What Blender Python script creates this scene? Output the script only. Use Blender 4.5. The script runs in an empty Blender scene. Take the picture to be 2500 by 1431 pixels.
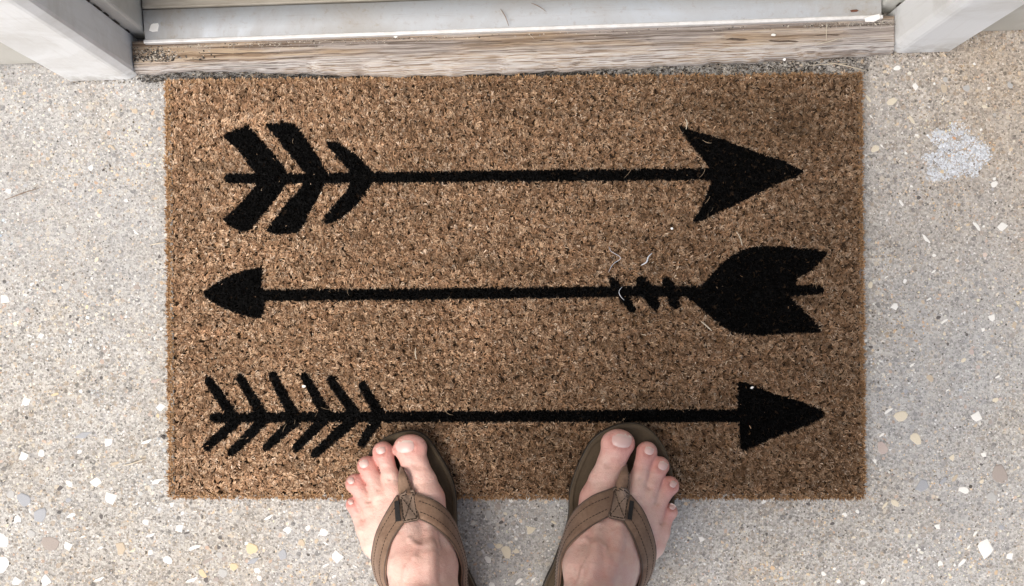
import bpy, bmesh, math, random
import numpy as np
from mathutils import Vector, Matrix

random.seed(7)
rng = np.random.default_rng(7)
scene = bpy.context.scene
COL = scene.collection

# ------------------------------------------------------------------ camera, sky, sun, exposure
CAM_H = 1.35                       # phone held at chest height, looking almost straight down
F_PX = 2978.0                      # focal length in pixels of the 2500 px wide photograph
TILT = math.atan(84.0 / F_PX)
cam_d = bpy.data.cameras.new('camera')
cam = bpy.data.objects.new('camera', cam_d)
COL.objects.link(cam)
cam.location = (0, 0, CAM_H)
cam.rotation_euler = (TILT, 0, 0)
cam_d.sensor_fit = 'HORIZONTAL'
cam_d.sensor_width = 36.0
cam_d.lens = F_PX * 36.0 / 2500.0
cam_d.clip_start = 0.01
cam_d.clip_end = 500.0
scene.camera = cam

SUN_EL, SUN_AZ = math.radians(60), math.radians(226)   # azimuth: direction the light comes from, clockwise from +Y
world = bpy.data.worlds.new('World')
scene.world = world
world.use_nodes = True
wn = world.node_tree.nodes
sky = wn.new('ShaderNodeTexSky')
sky.sky_type = 'NISHITA'
sky.sun_disc = False
sky.sun_elevation = SUN_EL
sky.sun_rotation = SUN_AZ
sky.dust_density = 5.0
sky.ozone_density = 0.4
wn['Background'].inputs['Strength'].default_value = 0.07
world.node_tree.links.new(sky.outputs['Color'], wn['Background'].inputs['Color'])
sun_d = bpy.data.lights.new('sun', 'SUN')
sun_d.energy = 1.5
sun_d.angle = math.radians(40)
sun_d.color = (1.0, 0.965, 0.92)
sun = bpy.data.objects.new('sun', sun_d)
COL.objects.link(sun)
to_sun = Vector((math.sin(SUN_AZ) * math.cos(SUN_EL), math.cos(SUN_AZ) * math.cos(SUN_EL), math.sin(SUN_EL)))
sun.rotation_euler = to_sun.to_track_quat('Z', 'Y').to_euler()
scene.view_settings.view_transform = 'Standard'
scene.view_settings.look = 'None'
scene.view_settings.gamma = 1.0
scene.view_settings.exposure = 1.25
scene.view_settings.use_curve_mapping = False
scene.cycles.use_adaptive_sampling = False
scene.cycles.use_denoising = True
scene.cycles.denoising_prefilter = 'NONE'      # keep the fine grain of coir and sand

# ------------------------------------------------------------------ helpers
_ct, _st = math.cos(TILT), math.sin(TILT)


def P(px, py, z=0.0):
    """the place at height z that the photograph shows at pixel (px, py)"""
    xc, yc = (px - 1250.0) / F_PX, -(py - 715.5) / F_PX
    dy = yc * _ct + _st
    dz = yc * _st - _ct
    s = (z - CAM_H) / dz
    return Vector((xc * s, dy * s, z))


def to_px(x, y, z):
    """arrays of world points to photograph pixels"""
    zz = z - CAM_H
    yc = y * _ct + zz * _st
    zc = -y * _st + zz * _ct
    return 1250.0 + F_PX * x / -zc, 715.5 - F_PX * yc / -zc


def link_mesh(name, verts, faces, mat=None, parent=None, smooth=False):
    me = bpy.data.meshes.new(name)
    me.from_pydata([tuple(v) for v in verts], [], [tuple(f) for f in faces])
    me.update()
    if smooth:
        me.polygons.foreach_set('use_smooth', [True] * len(me.polygons))
    o = bpy.data.objects.new(name, me)
    COL.objects.link(o)
    if mat:
        me.materials.append(mat)
    if parent:
        o.parent = parent
    return o


def np_mesh(name, V, Q, mat=None, parent=None, smooth=False, colors=None):
    """fast mesh from arrays; Q is an (n, 3) or (n, 4) index array"""
    me = bpy.data.meshes.new(name)
    k = Q.shape[1]
    me.vertices.add(len(V))
    me.vertices.foreach_set('co', np.ascontiguousarray(V, dtype=np.float32).ravel())
    me.loops.add(Q.size)
    me.loops.foreach_set('vertex_index', np.ascontiguousarray(Q, dtype=np.int32).ravel())
    me.polygons.add(len(Q))
    me.polygons.foreach_set('loop_start', np.arange(0, Q.size, k, dtype=np.int32))
    me.polygons.foreach_set('loop_total', np.full(len(Q), k, dtype=np.int32))
    if smooth:
        me.polygons.foreach_set('use_smooth', np.ones(len(Q), dtype=bool))
    me.update(calc_edges=True)
    if colors is not None:
        ca = me.color_attributes.new('tint', 'FLOAT_COLOR', 'POINT')
        c4 = np.ones((len(V), 4), dtype=np.float32)
        c4[:, :3] = colors
        ca.data.foreach_set('color', c4.ravel())
    o = bpy.data.objects.new(name, me)
    COL.objects.link(o)
    if mat:
        me.materials.append(mat)
    if parent:
        o.parent = parent
    return o


def tag(o, label=None, category=None, group=None, kind=None):
    if label: o['label'] = label
    if category: o['category'] = category
    if group: o['group'] = group
    if kind: o['kind'] = kind
    return o


def empty(name, loc=(0, 0, 0), rz=0.0):
    o = bpy.data.objects.new(name, None)
    o.empty_display_size = 0.05
    o.location = loc
    o.rotation_euler = (0, 0, rz)
    COL.objects.link(o)
    return o


class N:
    """small node-tree writer"""
    def __init__(self, name):
        self.m = bpy.data.materials.new(name)
        self.m.use_nodes = True
        self.t = self.m.node_tree
        self.b = self.t.nodes['Principled BSDF']

    def n(self, typ, **kw):
        nd = self.t.nodes.new(typ)
        for k, v in kw.items():
            if k.startswith('_'):
                setattr(nd, k[1:], v)
            else:
                nd.inputs[k.replace('__', ' ')].default_value = v
        return nd

    def l(self, a, b):
        self.t.links.new(a, b)

    def coord(self, scale=(1, 1, 1), rot=(0, 0, 0), loc=(0, 0, 0)):
        tc = self.n('ShaderNodeTexCoord')
        mp = self.n('ShaderNodeMapping')
        mp.inputs['Scale'].default_value = scale
        mp.inputs['Rotation'].default_value = rot
        mp.inputs['Location'].default_value = loc
        self.l(tc.outputs['Object'], mp.inputs['Vector'])
        return mp.outputs['Vector']

    def noise(self, vec, scale, detail=4, rough=0.6, dist=0.0):
        nd = self.n('ShaderNodeTexNoise', Scale=scale, Detail=detail, Roughness=rough, Distortion=dist)
        self.l(vec, nd.inputs['Vector'])
        return nd.outputs['Fac']

    def ramp(self, fac, stops, interp='LINEAR'):
        nd = self.n('ShaderNodeValToRGB')
        cr = nd.color_ramp
        cr.interpolation = interp
        while len(cr.elements) < len(stops):
            cr.elements.new(0.5)
        for e, (p, c) in zip(cr.elements, stops):
            e.position = p
            e.color = (*c, 1) if len(c) == 3 else c
        self.l(fac, nd.inputs['Fac'])
        return nd.outputs['Color']

    def mix(self, fac, a, b, mode='MIX'):
        nd = self.n('ShaderNodeMix', _data_type='RGBA', _blend_type=mode)
        for sock, v in ((nd.inputs[0], fac), (nd.inputs[6], a), (nd.inputs[7], b)):
            if isinstance(v, (int, float)):
                sock.default_value = v
            elif isinstance(v, tuple):
                sock.default_value = (*v, 1) if len(v) == 3 else v
            else:
                self.l(v, sock)
        return nd.outputs[2]

    def math(self, op, a, b=0.0, clamp=False):
        nd = self.n('ShaderNodeMath', _operation=op, _use_clamp=clamp)
        for sock, v in zip(nd.inputs, (a, b)):
            if isinstance(v, (int, float)):
                sock.default_value = v
            else:
                self.l(v, sock)
        return nd.outputs[0]

    def bump(self, height, strength=0.3, dist=0.001):
        nd = self.n('ShaderNodeBump', Strength=strength, Distance=dist)
        self.l(height, nd.inputs['Height'])
        self.l(nd.outputs['Normal'], self.b.inputs['Normal'])

    def set(self, **kw):
        for k, v in kw.items():
            s = self.b.inputs[k.replace('__', ' ')]
            if hasattr(v, 'is_linked'):
                self.l(v, s)
            elif isinstance(v, tuple) and len(v) == 3 and s.type == 'RGBA':
                s.default_value = (*v, 1)
            else:
                s.default_value = v
        return self


W3 = lambda v: (v, v, v)


def m_tint(name, rough=0.8, spec=0.3, gain=1.0):
    """colour carried by the geometry itself"""
    M = N(name)
    a = M.n('ShaderNodeAttribute', _attribute_name='tint')
    M.set(Base__Color=a.outputs['Color'], Roughness=rough)
    M.b.inputs['Specular IOR Level'].default_value = spec
    return M


# ---- concrete: pale cement paste with sand speckle, rust-tan stain to the upper right, one white paint spill
def m_concrete():
    M = N('concrete')
    v = M.coord()
    big = M.noise(v, 3.2, 5, 0.6, 0.6)
    mid = M.noise(v, 26, 6, 0.7, 0.8)
    fine = M.noise(v, 420, 3, 0.7)
    vor = M.n('ShaderNodeTexVoronoi', Scale=470.0, Randomness=1.0)
    M.l(v, vor.inputs['Vector'])
    sc1 = M.n('ShaderNodeSeparateColor'); M.l(vor.outputs['Color'], sc1.inputs[0])
    sand = M.ramp(sc1.outputs[0], [(0.0, (0.12, 0.112, 0.10)), (0.18, (0.22, 0.208, 0.19)), (0.40, (0.34, 0.325, 0.30)), (0.75, (0.46, 0.445, 0.42)), (1.0, (0.60, 0.585, 0.555))])
    paste = M.ramp(mid, [(0.30, (0.28, 0.266, 0.243)), (0.5, (0.42, 0.405, 0.38)), (0.70, (0.57, 0.555, 0.53))])
    base = M.mix(0.60, paste, sand)
    # rounded pebbles bedded in the paste
    for scl, lim, amt in ((150.0, 0.34, 0.75), (260.0, 0.38, 0.7)):
        pv = M.n('ShaderNodeTexVoronoi', Scale=scl, Randomness=1.0)
        wv = M.n('ShaderNodeVectorMath', _operation='MULTIPLY_ADD')
        nz = M.n('ShaderNodeTexNoise', Scale=scl * 1.4, Detail=2.0); M.l(v, nz.inputs['Vector'])
        M.l(nz.outputs['Color'], wv.inputs[0]); wv.inputs[1].default_value = (0.5 / scl, 0.5 / scl, 0); M.l(v, wv.inputs[2])
        M.l(wv.outputs[0], pv.inputs['Vector'])
        sc2 = M.n('ShaderNodeSeparateColor'); M.l(pv.outputs['Color'], sc2.inputs[0])
        pc = M.ramp(sc2.outputs[0], [(0.0, (0.13, 0.125, 0.12)), (0.15, (0.27, 0.235, 0.195)), (0.35, (0.36, 0.30, 0.235)), (0.5, (0.30, 0.295, 0.29)), (0.7, (0.45, 0.425, 0.385)), (0.9, (0.52, 0.46, 0.37)), (1.0, (0.60, 0.585, 0.56))], 'CONSTANT')
        inside_p = M.math('MULTIPLY', M.math('SUBTRACT', M.math('MULTIPLY', sc2.outputs[1], lim * 1.6), pv.outputs['Distance']), 14.0, True)
        base = M.mix(M.math('MULTIPLY', inside_p, amt), base, pc)
    blue = M.ramp(big, [(0.42, W3(0)), (0.62, W3(1))])
    base = M.mix(M.math('MULTIPLY', blue, 0.35), base, (0.36, 0.372, 0.39))
    # tan stain
    sep = M.n('ShaderNodeSeparateXYZ')
    M.l(v, sep.inputs['Vector'])
    sx = M.math('MULTIPLY', M.math('SUBTRACT', sep.outputs['X'], 0.30), 3.2, True)
    sy = M.math('MULTIPLY', M.math('ADD', sep.outputs['Y'], 0.02), 3.6, True)
    st = M.math('MULTIPLY', M.math('MULTIPLY', sx, sy), M.ramp(M.noise(v, 7, 5, 0.65, 0.5), [(0.25, W3(0.45)), (0.6, W3(1))]))
    base = M.mix(M.math('MULTIPLY', st, 0.8, True), base, (1.05, 0.86, 0.66), 'MULTIPLY')
    warm = M.ramp(M.noise(v, 9, 4, 0.6, 0.4), [(0.5, W3(0)), (0.72, W3(1))])
    base = M.mix(M.math('MULTIPLY', warm, 0.4), base, (0.93, 0.84, 0.72), 'MULTIPLY')
    dk = M.ramp(fine, [(0.34, W3(0.45)), (0.45, W3(1))])
    base = M.mix(0.8, base, dk, 'MULTIPLY')
    M.set(Base__Color=base, Roughness=0.88)
    M.b.inputs['Specular IOR Level'].default_value = 0.25
    hsum = M.math('ADD', M.math('MULTIPLY', fine, 0.9), M.math('ADD', M.math('MULTIPLY', vor.outputs['Distance'], 0.5), mid))
    M.bump(hsum, 0.7, 0.0016)
    return M.m


def m_weathered_wood():
    M = N('weathered_wood')
    v = M.coord((1.3, 100.0, 100.0))
    warp = M.n('ShaderNodeTexNoise', Scale=3.0, Detail=3.0)
    M.l(M.coord((1.6, 9, 9)), warp.inputs['Vector'])
    vv = M.n('ShaderNodeVectorMath', _operation='MULTIPLY_ADD')
    M.l(warp.outputs['Color'], vv.inputs[0])
    vv.inputs[1].default_value = (0.2, 0.7, 0.6)
    M.l(v, vv.inputs[2])
    g1 = M.noise(vv.outputs[0], 4.2, 5, 0.62, 0.25)
    g2 = M.noise(vv.outputs[0], 8.5, 4, 0.65)
    patch = M.noise(M.coord((2.2, 26, 8)), 2.2, 4, 0.6, 0.5)
    grey = M.ramp(g1, [(0.34, (0.13, 0.105, 0.088)), (0.45, (0.22, 0.187, 0.165)), (0.54, (0.32, 0.28, 0.252)), (0.66, (0.43, 0.39, 0.36))])
    warm = M.ramp(g1, [(0.34, (0.16, 0.105, 0.066)), (0.45, (0.25, 0.178, 0.118)), (0.54, (0.36, 0.272, 0.187)), (0.66, (0.45, 0.36, 0.255))])
    base = M.mix(M.ramp(patch, [(0.44, W3(0)), (0.60, W3(1))]), grey, warm)
    # bleached fibres along the nose
    sep = M.n('ShaderNodeSeparateXYZ')
    tc = M.n('ShaderNodeTexCoord')
    M.l(tc.outputs['Object'], sep.inputs['Vector'])
    nose = M.math('MULTIPLY', M.math('SUBTRACT', 0.017, sep.outputs['Y']), 90.0, True)
    nose = M.math('MULTIPLY', nose, M.ramp(g2, [(0.42, W3(0.05)), (0.60, W3(0.85))]))
    base = M.mix(nose, base, (0.55, 0.53, 0.515))
    crack = M.ramp(g2, [(0.35, W3(0.35)), (0.43, W3(1))])
    base = M.mix(0.75, base, crack, 'MULTIPLY')
    M.set(Base__Color=base, Roughness=0.85)
    M.b.inputs['Specular IOR Level'].default_value = 0.2
    M.bump(M.math('ADD', g1, M.math('MULTIPLY', g2, 0.7)), 0.9, 0.0022)
    return M.m


def m_paint(name, c, dirt, amount=0.5, rough=0.42):
    M = N(name)
    v = M.coord()
    d = M.noise(v, 9, 6, 0.65, 0.4)
    s = M.noise(M.coord((60, 60, 3)), 3, 4, 0.6)
    f = M.math('MULTIPLY', M.ramp(d, [(0.44, W3(0)), (0.64, W3(1))]), amount)
    base = M.mix(f, c, dirt)
    base = M.mix(M.math('MULTIPLY', M.ramp(s, [(0.55, W3(0)), (0.8, W3(1))]), amount * 0.5), base, dirt)
    sep = M.n('ShaderNodeSeparateXYZ')
    M.l(v, sep.inputs['Vector'])
    low = M.math('MULTIPLY', M.math('SUBTRACT', 0.05, sep.outputs['Z']), 14.0, True)
    splash = M.math('MULTIPLY', low, M.ramp(M.noise(v, 55, 5, 0.7), [(0.44, W3(0)), (0.56, W3(1))]))
    base = M.mix(M.math('MULTIPLY', splash, 0.75), base, (0.30, 0.28, 0.24))
    M.set(Base__Color=base, Roughness=rough)
    M.bump(M.math('ADD', d, M.math('MULTIPLY', M.noise(M.coord((90, 90, 12)), 4, 3), 0.5)), 0.22, 0.0015)
    return M.m


def m_metal(name, rough=0.42):
    M = N(name)
    v = M.coord()
    d = M.noise(v, 7, 7, 0.68, 0.5)
    f = M.noise(v, 130, 4, 0.7)
    s = M.noise(M.coord((6, 90, 30)), 3, 5, 0.7)
    sep = M.n('ShaderNodeSeparateXYZ')
    M.l(v, sep.inputs['Vector'])
    back = M.math('MULTIPLY', M.math('SUBTRACT', sep.outputs['Y'], 0.062), 30.0, True)
    ends = M.math('MULTIPLY', M.math('SUBTRACT', M.math('ABSOLUTE', M.math('SUBTRACT', sep.outputs['X'], 0.48)), 0.17), 5.5, True)
    dirt = M.math('ADD', M.math('MULTIPLY', M.ramp(d, [(0.36, W3(0)), (0.62, W3(1))]), M.math('ADD', 0.42, M.math('ADD', M.math('MULTIPLY', back, 0.5), M.math('MULTIPLY', ends, 0.5)))),
                  M.math('MULTIPLY', M.ramp(f, [(0.56, W3(0)), (0.7, W3(1))]), 0.35), True)
    base = M.mix(dirt, (0.37, 0.40, 0.435), (0.27, 0.24, 0.195))
    base = M.mix(M.math('MULTIPLY', M.ramp(s, [(0.58, W3(0)), (0.7, W3(1))]), 0.25), base, (0.22, 0.19, 0.15))
    M.set(Base__Color=base, Roughness=M.math('ADD', rough, M.math('MULTIPLY', dirt, 0.4)), Metallic=M.math('MULTIPLY', M.math('SUBTRACT', 1.0, dirt), 0.12))
    M.b.inputs['Specular IOR Level'].default_value = 0.35
    M.bump(M.math('ADD', d, f), 0.12, 0.001)
    return M.m


def m_simple(name, c, c2=None, scale=40.0, rough=0.7, bump=0.2, spec=0.3, stretch=(1, 1, 1)):
    M = N(name)
    v = M.coord(stretch)
    f = M.noise(v, scale, 5, 0.65, 0.2)
    base = M.mix(M.ramp(f, [(0.3, W3(0)), (0.7, W3(1))]), c, c2 or tuple(x * 0.7 for x in c))
    M.set(Base__Color=base, Roughness=rough)
    M.b.inputs['Specular IOR Level'].default_value = spec
    M.bump(f, bump, 0.001)
    return M.m


def m_skin():
    M = N('skin')
    a = M.n('ShaderNodeAttribute', _attribute_name='tint')
    v = M.coord()
    mott = M.noise(v, 70, 5, 0.65, 0.6)
    base = M.mix(M.math('MULTIPLY', M.ramp(mott, [(0.4, W3(0)), (0.72, W3(1))]), 0.6), a.outputs['Color'], (0.60, 0.30, 0.25))
    pale = M.noise(v, 38, 4, 0.6, 0.8)
    base = M.mix(M.math('MULTIPLY', M.ramp(pale, [(0.5, W3(0)), (0.75, W3(1))]), 0.35), base, (0.74, 0.58, 0.50))
    M.set(Base__Color=base, Roughness=0.38)
    M.b.inputs['Specular IOR Level'].default_value = 0.42
    M.b.inputs['Subsurface Weight'].default_value = 0.10
    M.b.inputs['Subsurface Radius'].default_value = (1.0, 0.35, 0.2)
    M.b.inputs['Subsurface Scale'].default_value = 0.004
    vor = M.n('ShaderNodeTexVoronoi', Scale=700.0, _feature='DISTANCE_TO_EDGE')
    M.l(v, vor.inputs['Vector'])
    hgt = M.math('ADD', M.math('MULTIPLY', M.noise(v, 210, 4, 0.6), 1.0), M.math('MULTIPLY', vor.outputs['Distance'], 0.6))
    M.bump(M.math('ADD', hgt, M.math('MULTIPLY', M.noise(M.coord((1, 2.2, 1)), 60, 3, 0.5, 0.5), 1.8)), 0.42, 0.0016)
    return M.m


def m_leather(name, c, c2, scale=55):
    M = N(name)
    v = M.coord()
    f = M.noise(v, scale, 6, 0.7, 0.6)
    g = M.noise(v, 420, 3, 0.7)
    base = M.mix(M.ramp(f, [(0.32, W3(0)), (0.68, W3(1))]), c, c2)
    base = M.mix(0.35, base, M.ramp(g, [(0.35, W3(0.55)), (0.6, W3(1.0))]), 'MULTIPLY')
    M.set(Base__Color=base, Roughness=0.72)
    M.b.inputs['Specular IOR Level'].default_value = 0.28
    M.b.inputs['Sheen Weight'].default_value = 0.15
    M.bump(M.math('ADD', f, M.math('MULTIPLY', g, 0.5)), 0.25, 0.0010)
    return M.m


MAT = {}
MAT['concrete'] = m_concrete()
MAT['wood'] = m_weathered_wood()
MAT['paint'] = m_paint('casing_paint', (0.82, 0.845, 0.855), (0.50, 0.49, 0.45), 0.5)
MAT['jamb_paint'] = m_paint('jamb_paint', (0.58, 0.58, 0.545), (0.38, 0.36, 0.30), 0.5)
MAT['siding'] = m_paint('siding_paint', (0.50, 0.495, 0.455), (0.34, 0.32, 0.27), 0.5, 0.55)
MAT['metal'] = m_metal('sill_aluminium', 0.5)
MAT['metal_bright'] = m_simple('bright_aluminium', (0.70, 0.70, 0.70), (0.50, 0.49, 0.47), 60, 0.3, 0.05, 0.5)
MAT['sill_tan'] = m_simple('tan_sill', (0.36, 0.335, 0.29), (0.23, 0.205, 0.165), 22, 0.6, 0.2, 0.3, (1, 9, 4))
MAT['crack'] = m_simple('wood_crack', (0.075, 0.055, 0.043), (0.11, 0.085, 0.068), 200, 0.95, 0.3, 0.1)
MAT['caulk'] = m_simple('dark_gap_grime', (0.035, 0.030, 0.026), (0.07, 0.06, 0.05), 200, 0.9, 0.6)
MAT['door'] = m_simple('door_paint', (0.42, 0.42, 0.40), (0.36, 0.36, 0.34), 12, 0.45, 0.05)
MAT['brass'] = m_simple('door_handle_metal', (0.55, 0.52, 0.46), (0.45, 0.42, 0.37), 30, 0.3, 0.05, 0.6)
MAT['grain'] = m_tint('sand_grain', 0.75, 0.35).m
MAT['coir'] = m_tint('coir', 0.82, 0.2).m
MAT['coir_black'] = m_tint('black_coir', 0.9, 0.05).m
MAT['backing'] = m_simple('coir_backing', (0.060, 0.038, 0.023), (0.035, 0.022, 0.014), 300, 0.95, 0.8)
MAT['skin'] = m_skin()
MAT['nail'] = m_tint('toenail', 0.33, 0.45).m
MAT['strap'] = m_leather('strap_leather', (0.160, 0.094, 0.060), (0.255, 0.165, 0.112))
MAT['patch'] = m_leather('patch_leather', (0.205, 0.142, 0.104), (0.300, 0.220, 0.168))
MAT['footbed'] = m_leather('footbed_leather', (0.052, 0.036, 0.019), (0.088, 0.062, 0.036), 30)
MAT['rubber'] = m_simple('sole_rubber', (0.045, 0.034, 0.024), (0.03, 0.023, 0.017), 60, 0.8, 0.2)
MAT['thread'] = m_simple('stitch_thread', (0.028, 0.018, 0.012), (0.045, 0.03, 0.02), 300, 0.7, 0.1)
MAT['binding'] = m_leather('strap_edge', (0.085, 0.056, 0.040), (0.12, 0.083, 0.062))
MAT['webbing'] = m_simple('black_webbing', (0.012, 0.011, 0.011), (0.025, 0.023, 0.022), 500, 0.8, 0.4)
MAT['straw'] = m_simple('dry_straw', (0.62, 0.56, 0.45), (0.48, 0.41, 0.31), 120, 0.6, 0.1)
MAT['twig'] = m_simple('brown_twig', (0.26, 0.19, 0.14), (0.16, 0.11, 0.08), 150, 0.7, 0.2)
MAT['white'] = m_simple('white_flake', (0.82, 0.81, 0.78), (0.70, 0.69, 0.66), 150, 0.6, 0.2)
MAT['fluff'] = m_simple('grey_fluff', (0.66, 0.68, 0.72), (0.5, 0.52, 0.56), 150, 0.7, 0.1)
MAT['seed'] = m_simple('black_seed', (0.018, 0.015, 0.013), (0.04, 0.03, 0.025), 300, 0.4, 0.2)
MAT['leaf'] = m_simple('dead_leaf', (0.16, 0.055, 0.03), (0.09, 0.035, 0.02), 120, 0.6, 0.3)
MAT['cotton'] = m_simple('shorts_cloth', (0.13, 0.13, 0.12), (0.10, 0.10, 0.095), 300, 0.9, 0.2)
MAT['shirt'] = m_simple('shirt_cloth', (0.12, 0.14, 0.18), (0.09, 0.11, 0.14), 300, 0.9, 0.2)
MAT['hair'] = m_simple('hair', (0.05, 0.035, 0.022), (0.03, 0.02, 0.012), 200, 0.5, 0.4)


# ------------------------------------------------------------------ ground: one concrete sheet
def build_ground():
    xs = np.concatenate([[-60, -20, -6, -2], np.linspace(-0.9, 0.9, 61), [2, 6, 20, 60]])
    ys = np.concatenate([[-60, -20, -6, -2], np.linspace(-0.7, 0.7, 49), [2, 6, 20, 60]])
    X, Y = np.meshgrid(xs, ys)
    Z = 0.0006 * (np.sin(X * 23 + 1.3 * np.sin(Y * 17)) + np.sin(Y * 29 + 2.0 * np.cos(X * 13))) - 0.0012
    nx, ny = len(xs), len(ys)
    V = np.stack([X.ravel(), Y.ravel(), Z.ravel()], 1)
    i = (np.arange(ny - 1)[:, None] * nx + np.arange(nx - 1)[None, :]).ravel()
    Q = np.stack([i, i + 1, i + nx + 1, i + nx], 1)
    g = np_mesh('concrete_pavement', V, Q, MAT['concrete'], None, True)
    tag(g, 'pale exposed aggregate concrete pavement around the doormat', None, None, 'structure')
    return g


ground = build_ground()


def gz(x, y):
    return 0.0006 * (math.sin(x * 23 + 1.3 * math.sin(y * 17)) + math.sin(y * 29 + 2.0 * math.cos(x * 13))) - 0.0012


MAT_PX = [(407, 197), (2107, 176), (2113, 1214), (415, 1217)]     # mat corners TL TR BR BL
MZ = 0.0135
MC = [P(x, y, MZ) for x, y in MAT_PX]


def in_mat(x, y, pad=0.004):
    xl = min(MC[0].x, MC[3].x) - pad; xr = max(MC[1].x, MC[2].x) + pad
    return (x > xl) & (x < xr) & (y > MC[3].y - pad) & (y < min(MC[0].y, MC[1].y) + pad)


def inside(poly, px, py):
    r = np.zeros(px.shape, bool)
    n = len(poly)
    j = n - 1
    for i in range(n):
        xi, yi = poly[i]; xj, yj = poly[j]
        if yi != yj:
            c = ((yi > py) != (yj > py)) & (px < (xj - xi) * (py - yi) / (yj - yi) + xi)
            r ^= c
        j = i
    return r


SPILL = [(2050 + u / 2.862, 150 + v / 2.862) for u, v in [(640, 520), (665, 490), (700, 470), (730, 490), (770, 505), (790, 450), (820, 425), (865, 430), (902, 470), (890, 515), (925, 520), (960, 535), (985, 570), (1020, 590), (1050, 630), (1052, 690), (1015, 700), (990, 722), (975, 780), (930, 812), (885, 800), (872, 765), (840, 775), (815, 815), (770, 832), (735, 805), (690, 822), (640, 812), (608, 765), (625, 735), (660, 715), (610, 700), (598, 668), (635, 640), (690, 645), (715, 610), (680, 585), (650, 560)]]

# sand and small pebbles in the cement face
def build_grains():
    n = 88000
    x = rng.uniform(-0.66, 0.66, n); y = rng.uniform(-0.46, 0.40, n)
    keep = ~in_mat(x, y, -0.004)
    for (qx, qy, qr) in chip_spots:
        keep &= (x - qx) ** 2 + (y - qy) ** 2 > (0.62 * qr) ** 2
    x, y = x[keep], y[keep]
    # crust of dried white paint, thinning out at its edge
    ux = rng.uniform(2250, 2430, 9000); uy = rng.uniform(290, 450, 9000)
    jx, jy = rng.normal(0, 5, 9000), rng.normal(0, 5, 9000)
    patchy = np.sin(ux * 0.09 + 1.3 * np.sin(uy * 0.07)) * np.sin(uy * 0.11 + 1.1 * np.sin(ux * 0.05))
    ok = inside(SPILL, ux + jx, uy + jy) & (rng.random(9000) < 0.62 + 0.38 * patchy)
    ep = [P(a, b, 0) for a, b in zip(ux[ok], uy[ok])]
    n_sand = len(x)
    x = np.concatenate([x, [p.x for p in ep]]); y = np.concatenate([y, [p.y for p in ep]])
    n = len(x)
    r = 0.0007 + 0.0017 * rng.random(n) ** 2.0
    big = rng.random(n) < 0.045
    r[big] = rng.uniform(0.0018, 0.0042, big.sum())
    K = 6
    ang = np.linspace(0, 2 * np.pi, K, endpoint=False)[None, :] + rng.uniform(0, 6.28, n)[:, None]
    rad = r[:, None] * rng.uniform(0.6, 1.25, (n, K))
    el = rng.uniform(0.55, 1.0, n)[:, None]
    th = rng.uniform(0, 3.14, n)[:, None]
    ax = rad * np.cos(ang); ay = rad * np.sin(ang) * el
    vx = x[:, None] + ax * np.cos(th) - ay * np.sin(th)
    vy = y[:, None] + ax * np.sin(th) + ay * np.cos(th)
    gzv = 0.0006 * (np.sin(x * 23 + 1.3 * np.sin(y * 17)) + np.sin(y * 29 + 2.0 * np.cos(x * 13))) - 0.0012
    V = np.zeros((n, K + 1, 3))
    V[:, :K, 0] = vx; V[:, :K, 1] = vy; V[:, :K, 2] = (gzv - 0.0003)[:, None]
    V[:, K, 0] = x + rng.normal(0, 0.2, n) * r; V[:, K, 1] = y + rng.normal(0, 0.2, n) * r
    V[:, K, 2] = gzv + np.minimum(0.00045, 0.25 * r) + 0.0001
    idx = np.arange(n)[:, None] * (K + 1)
    tri = []
    for k in range(K):
        tri.append(np.concatenate([idx + k, idx + (k + 1) % K, idx + K], 1))
    T = np.stack(tri, 1).reshape(-1, 3)
    pal = np.array([(0.80, 0.79, 0.76), (0.66, 0.65, 0.62), (0.46, 0.445, 0.42), (0.30, 0.29, 0.28), (0.17, 0.16, 0.15),
                    (0.52, 0.43, 0.33), (0.62, 0.54, 0.43), (0.10, 0.095, 0.09), (0.40, 0.41, 0.44), (0.46, 0.35, 0.29), (0.84, 0.83, 0.80)])
    wts = np.array([0.11, 0.20, 0.20, 0.18, 0.11, 0.075, 0.07, 0.025, 0.05, 0.045, 0.012])
    ci = rng.choice(len(pal), n, p=wts / wts.sum())
    bi = rng.choice([1, 2, 2, 3, 3, 5, 5, 6, 6, 8, 9, 9], n)
    ci = np.where(big, bi, ci)
    c = pal[ci] * np.array([0.96, 0.935, 0.89]) * rng.uniform(0.85, 1.12, n)[:, None]
    # tan stain reaches the sand too
    st = np.clip((x - 0.30) * 3.2, 0, 1) * np.clip((y + 0.02) * 3.6, 0, 1) * 0.55
    c[big] = 0.80 * c[big] + 0.20 * np.array([0.42, 0.40, 0.375])
    pit = rng.random(n) < 0.05
    c[pit] = np.array([0.10, 0.092, 0.085]) * rng.uniform(0.6, 1.5, pit.sum())[:, None]
    for q in range(420):
        x0, y0 = rng.uniform(-.66, .66), rng.uniform(-.46, .4); sg = 10 ** rng.uniform(-2.25, -1.25)
        wq = np.exp(-((x - x0) ** 2 + (y - y0) ** 2) / sg ** 2)
        c *= 1 + wq[:, None] * (rng.normal(-0.02, 0.16) + np.array([0.5, 0.0, -0.6]) * rng.normal(0, 0.13))
    mott = np.sin(x * 61 + 2.1 * np.sin(y * 47)) * np.sin(y * 53 + 1.9 * np.sin(x * 39 + 1)) + 0.6 * np.sin(x * 23 + y * 31 + 2 * np.sin(x * 17))
    c = np.clip(c * (1 + 0.08 * mott)[:, None], 0.02, 0.60)
    wz = np.clip(np.sin(x * 37 + 1.4 * np.sin(y * 29 + 2)) * np.sin(y * 41 + x * 11), 0, 1)[:, None]
    c = c * (1 - wz * (1 - np.array([1.0, 0.90, 0.76])))
    c = c * (1 - st[:, None] * (1 - np.array([1.04, 0.84, 0.62])))
    # white paint spill at the right
    px, py = to_px(x, y, np.zeros(n))
    spill = np.zeros(n, bool)
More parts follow.
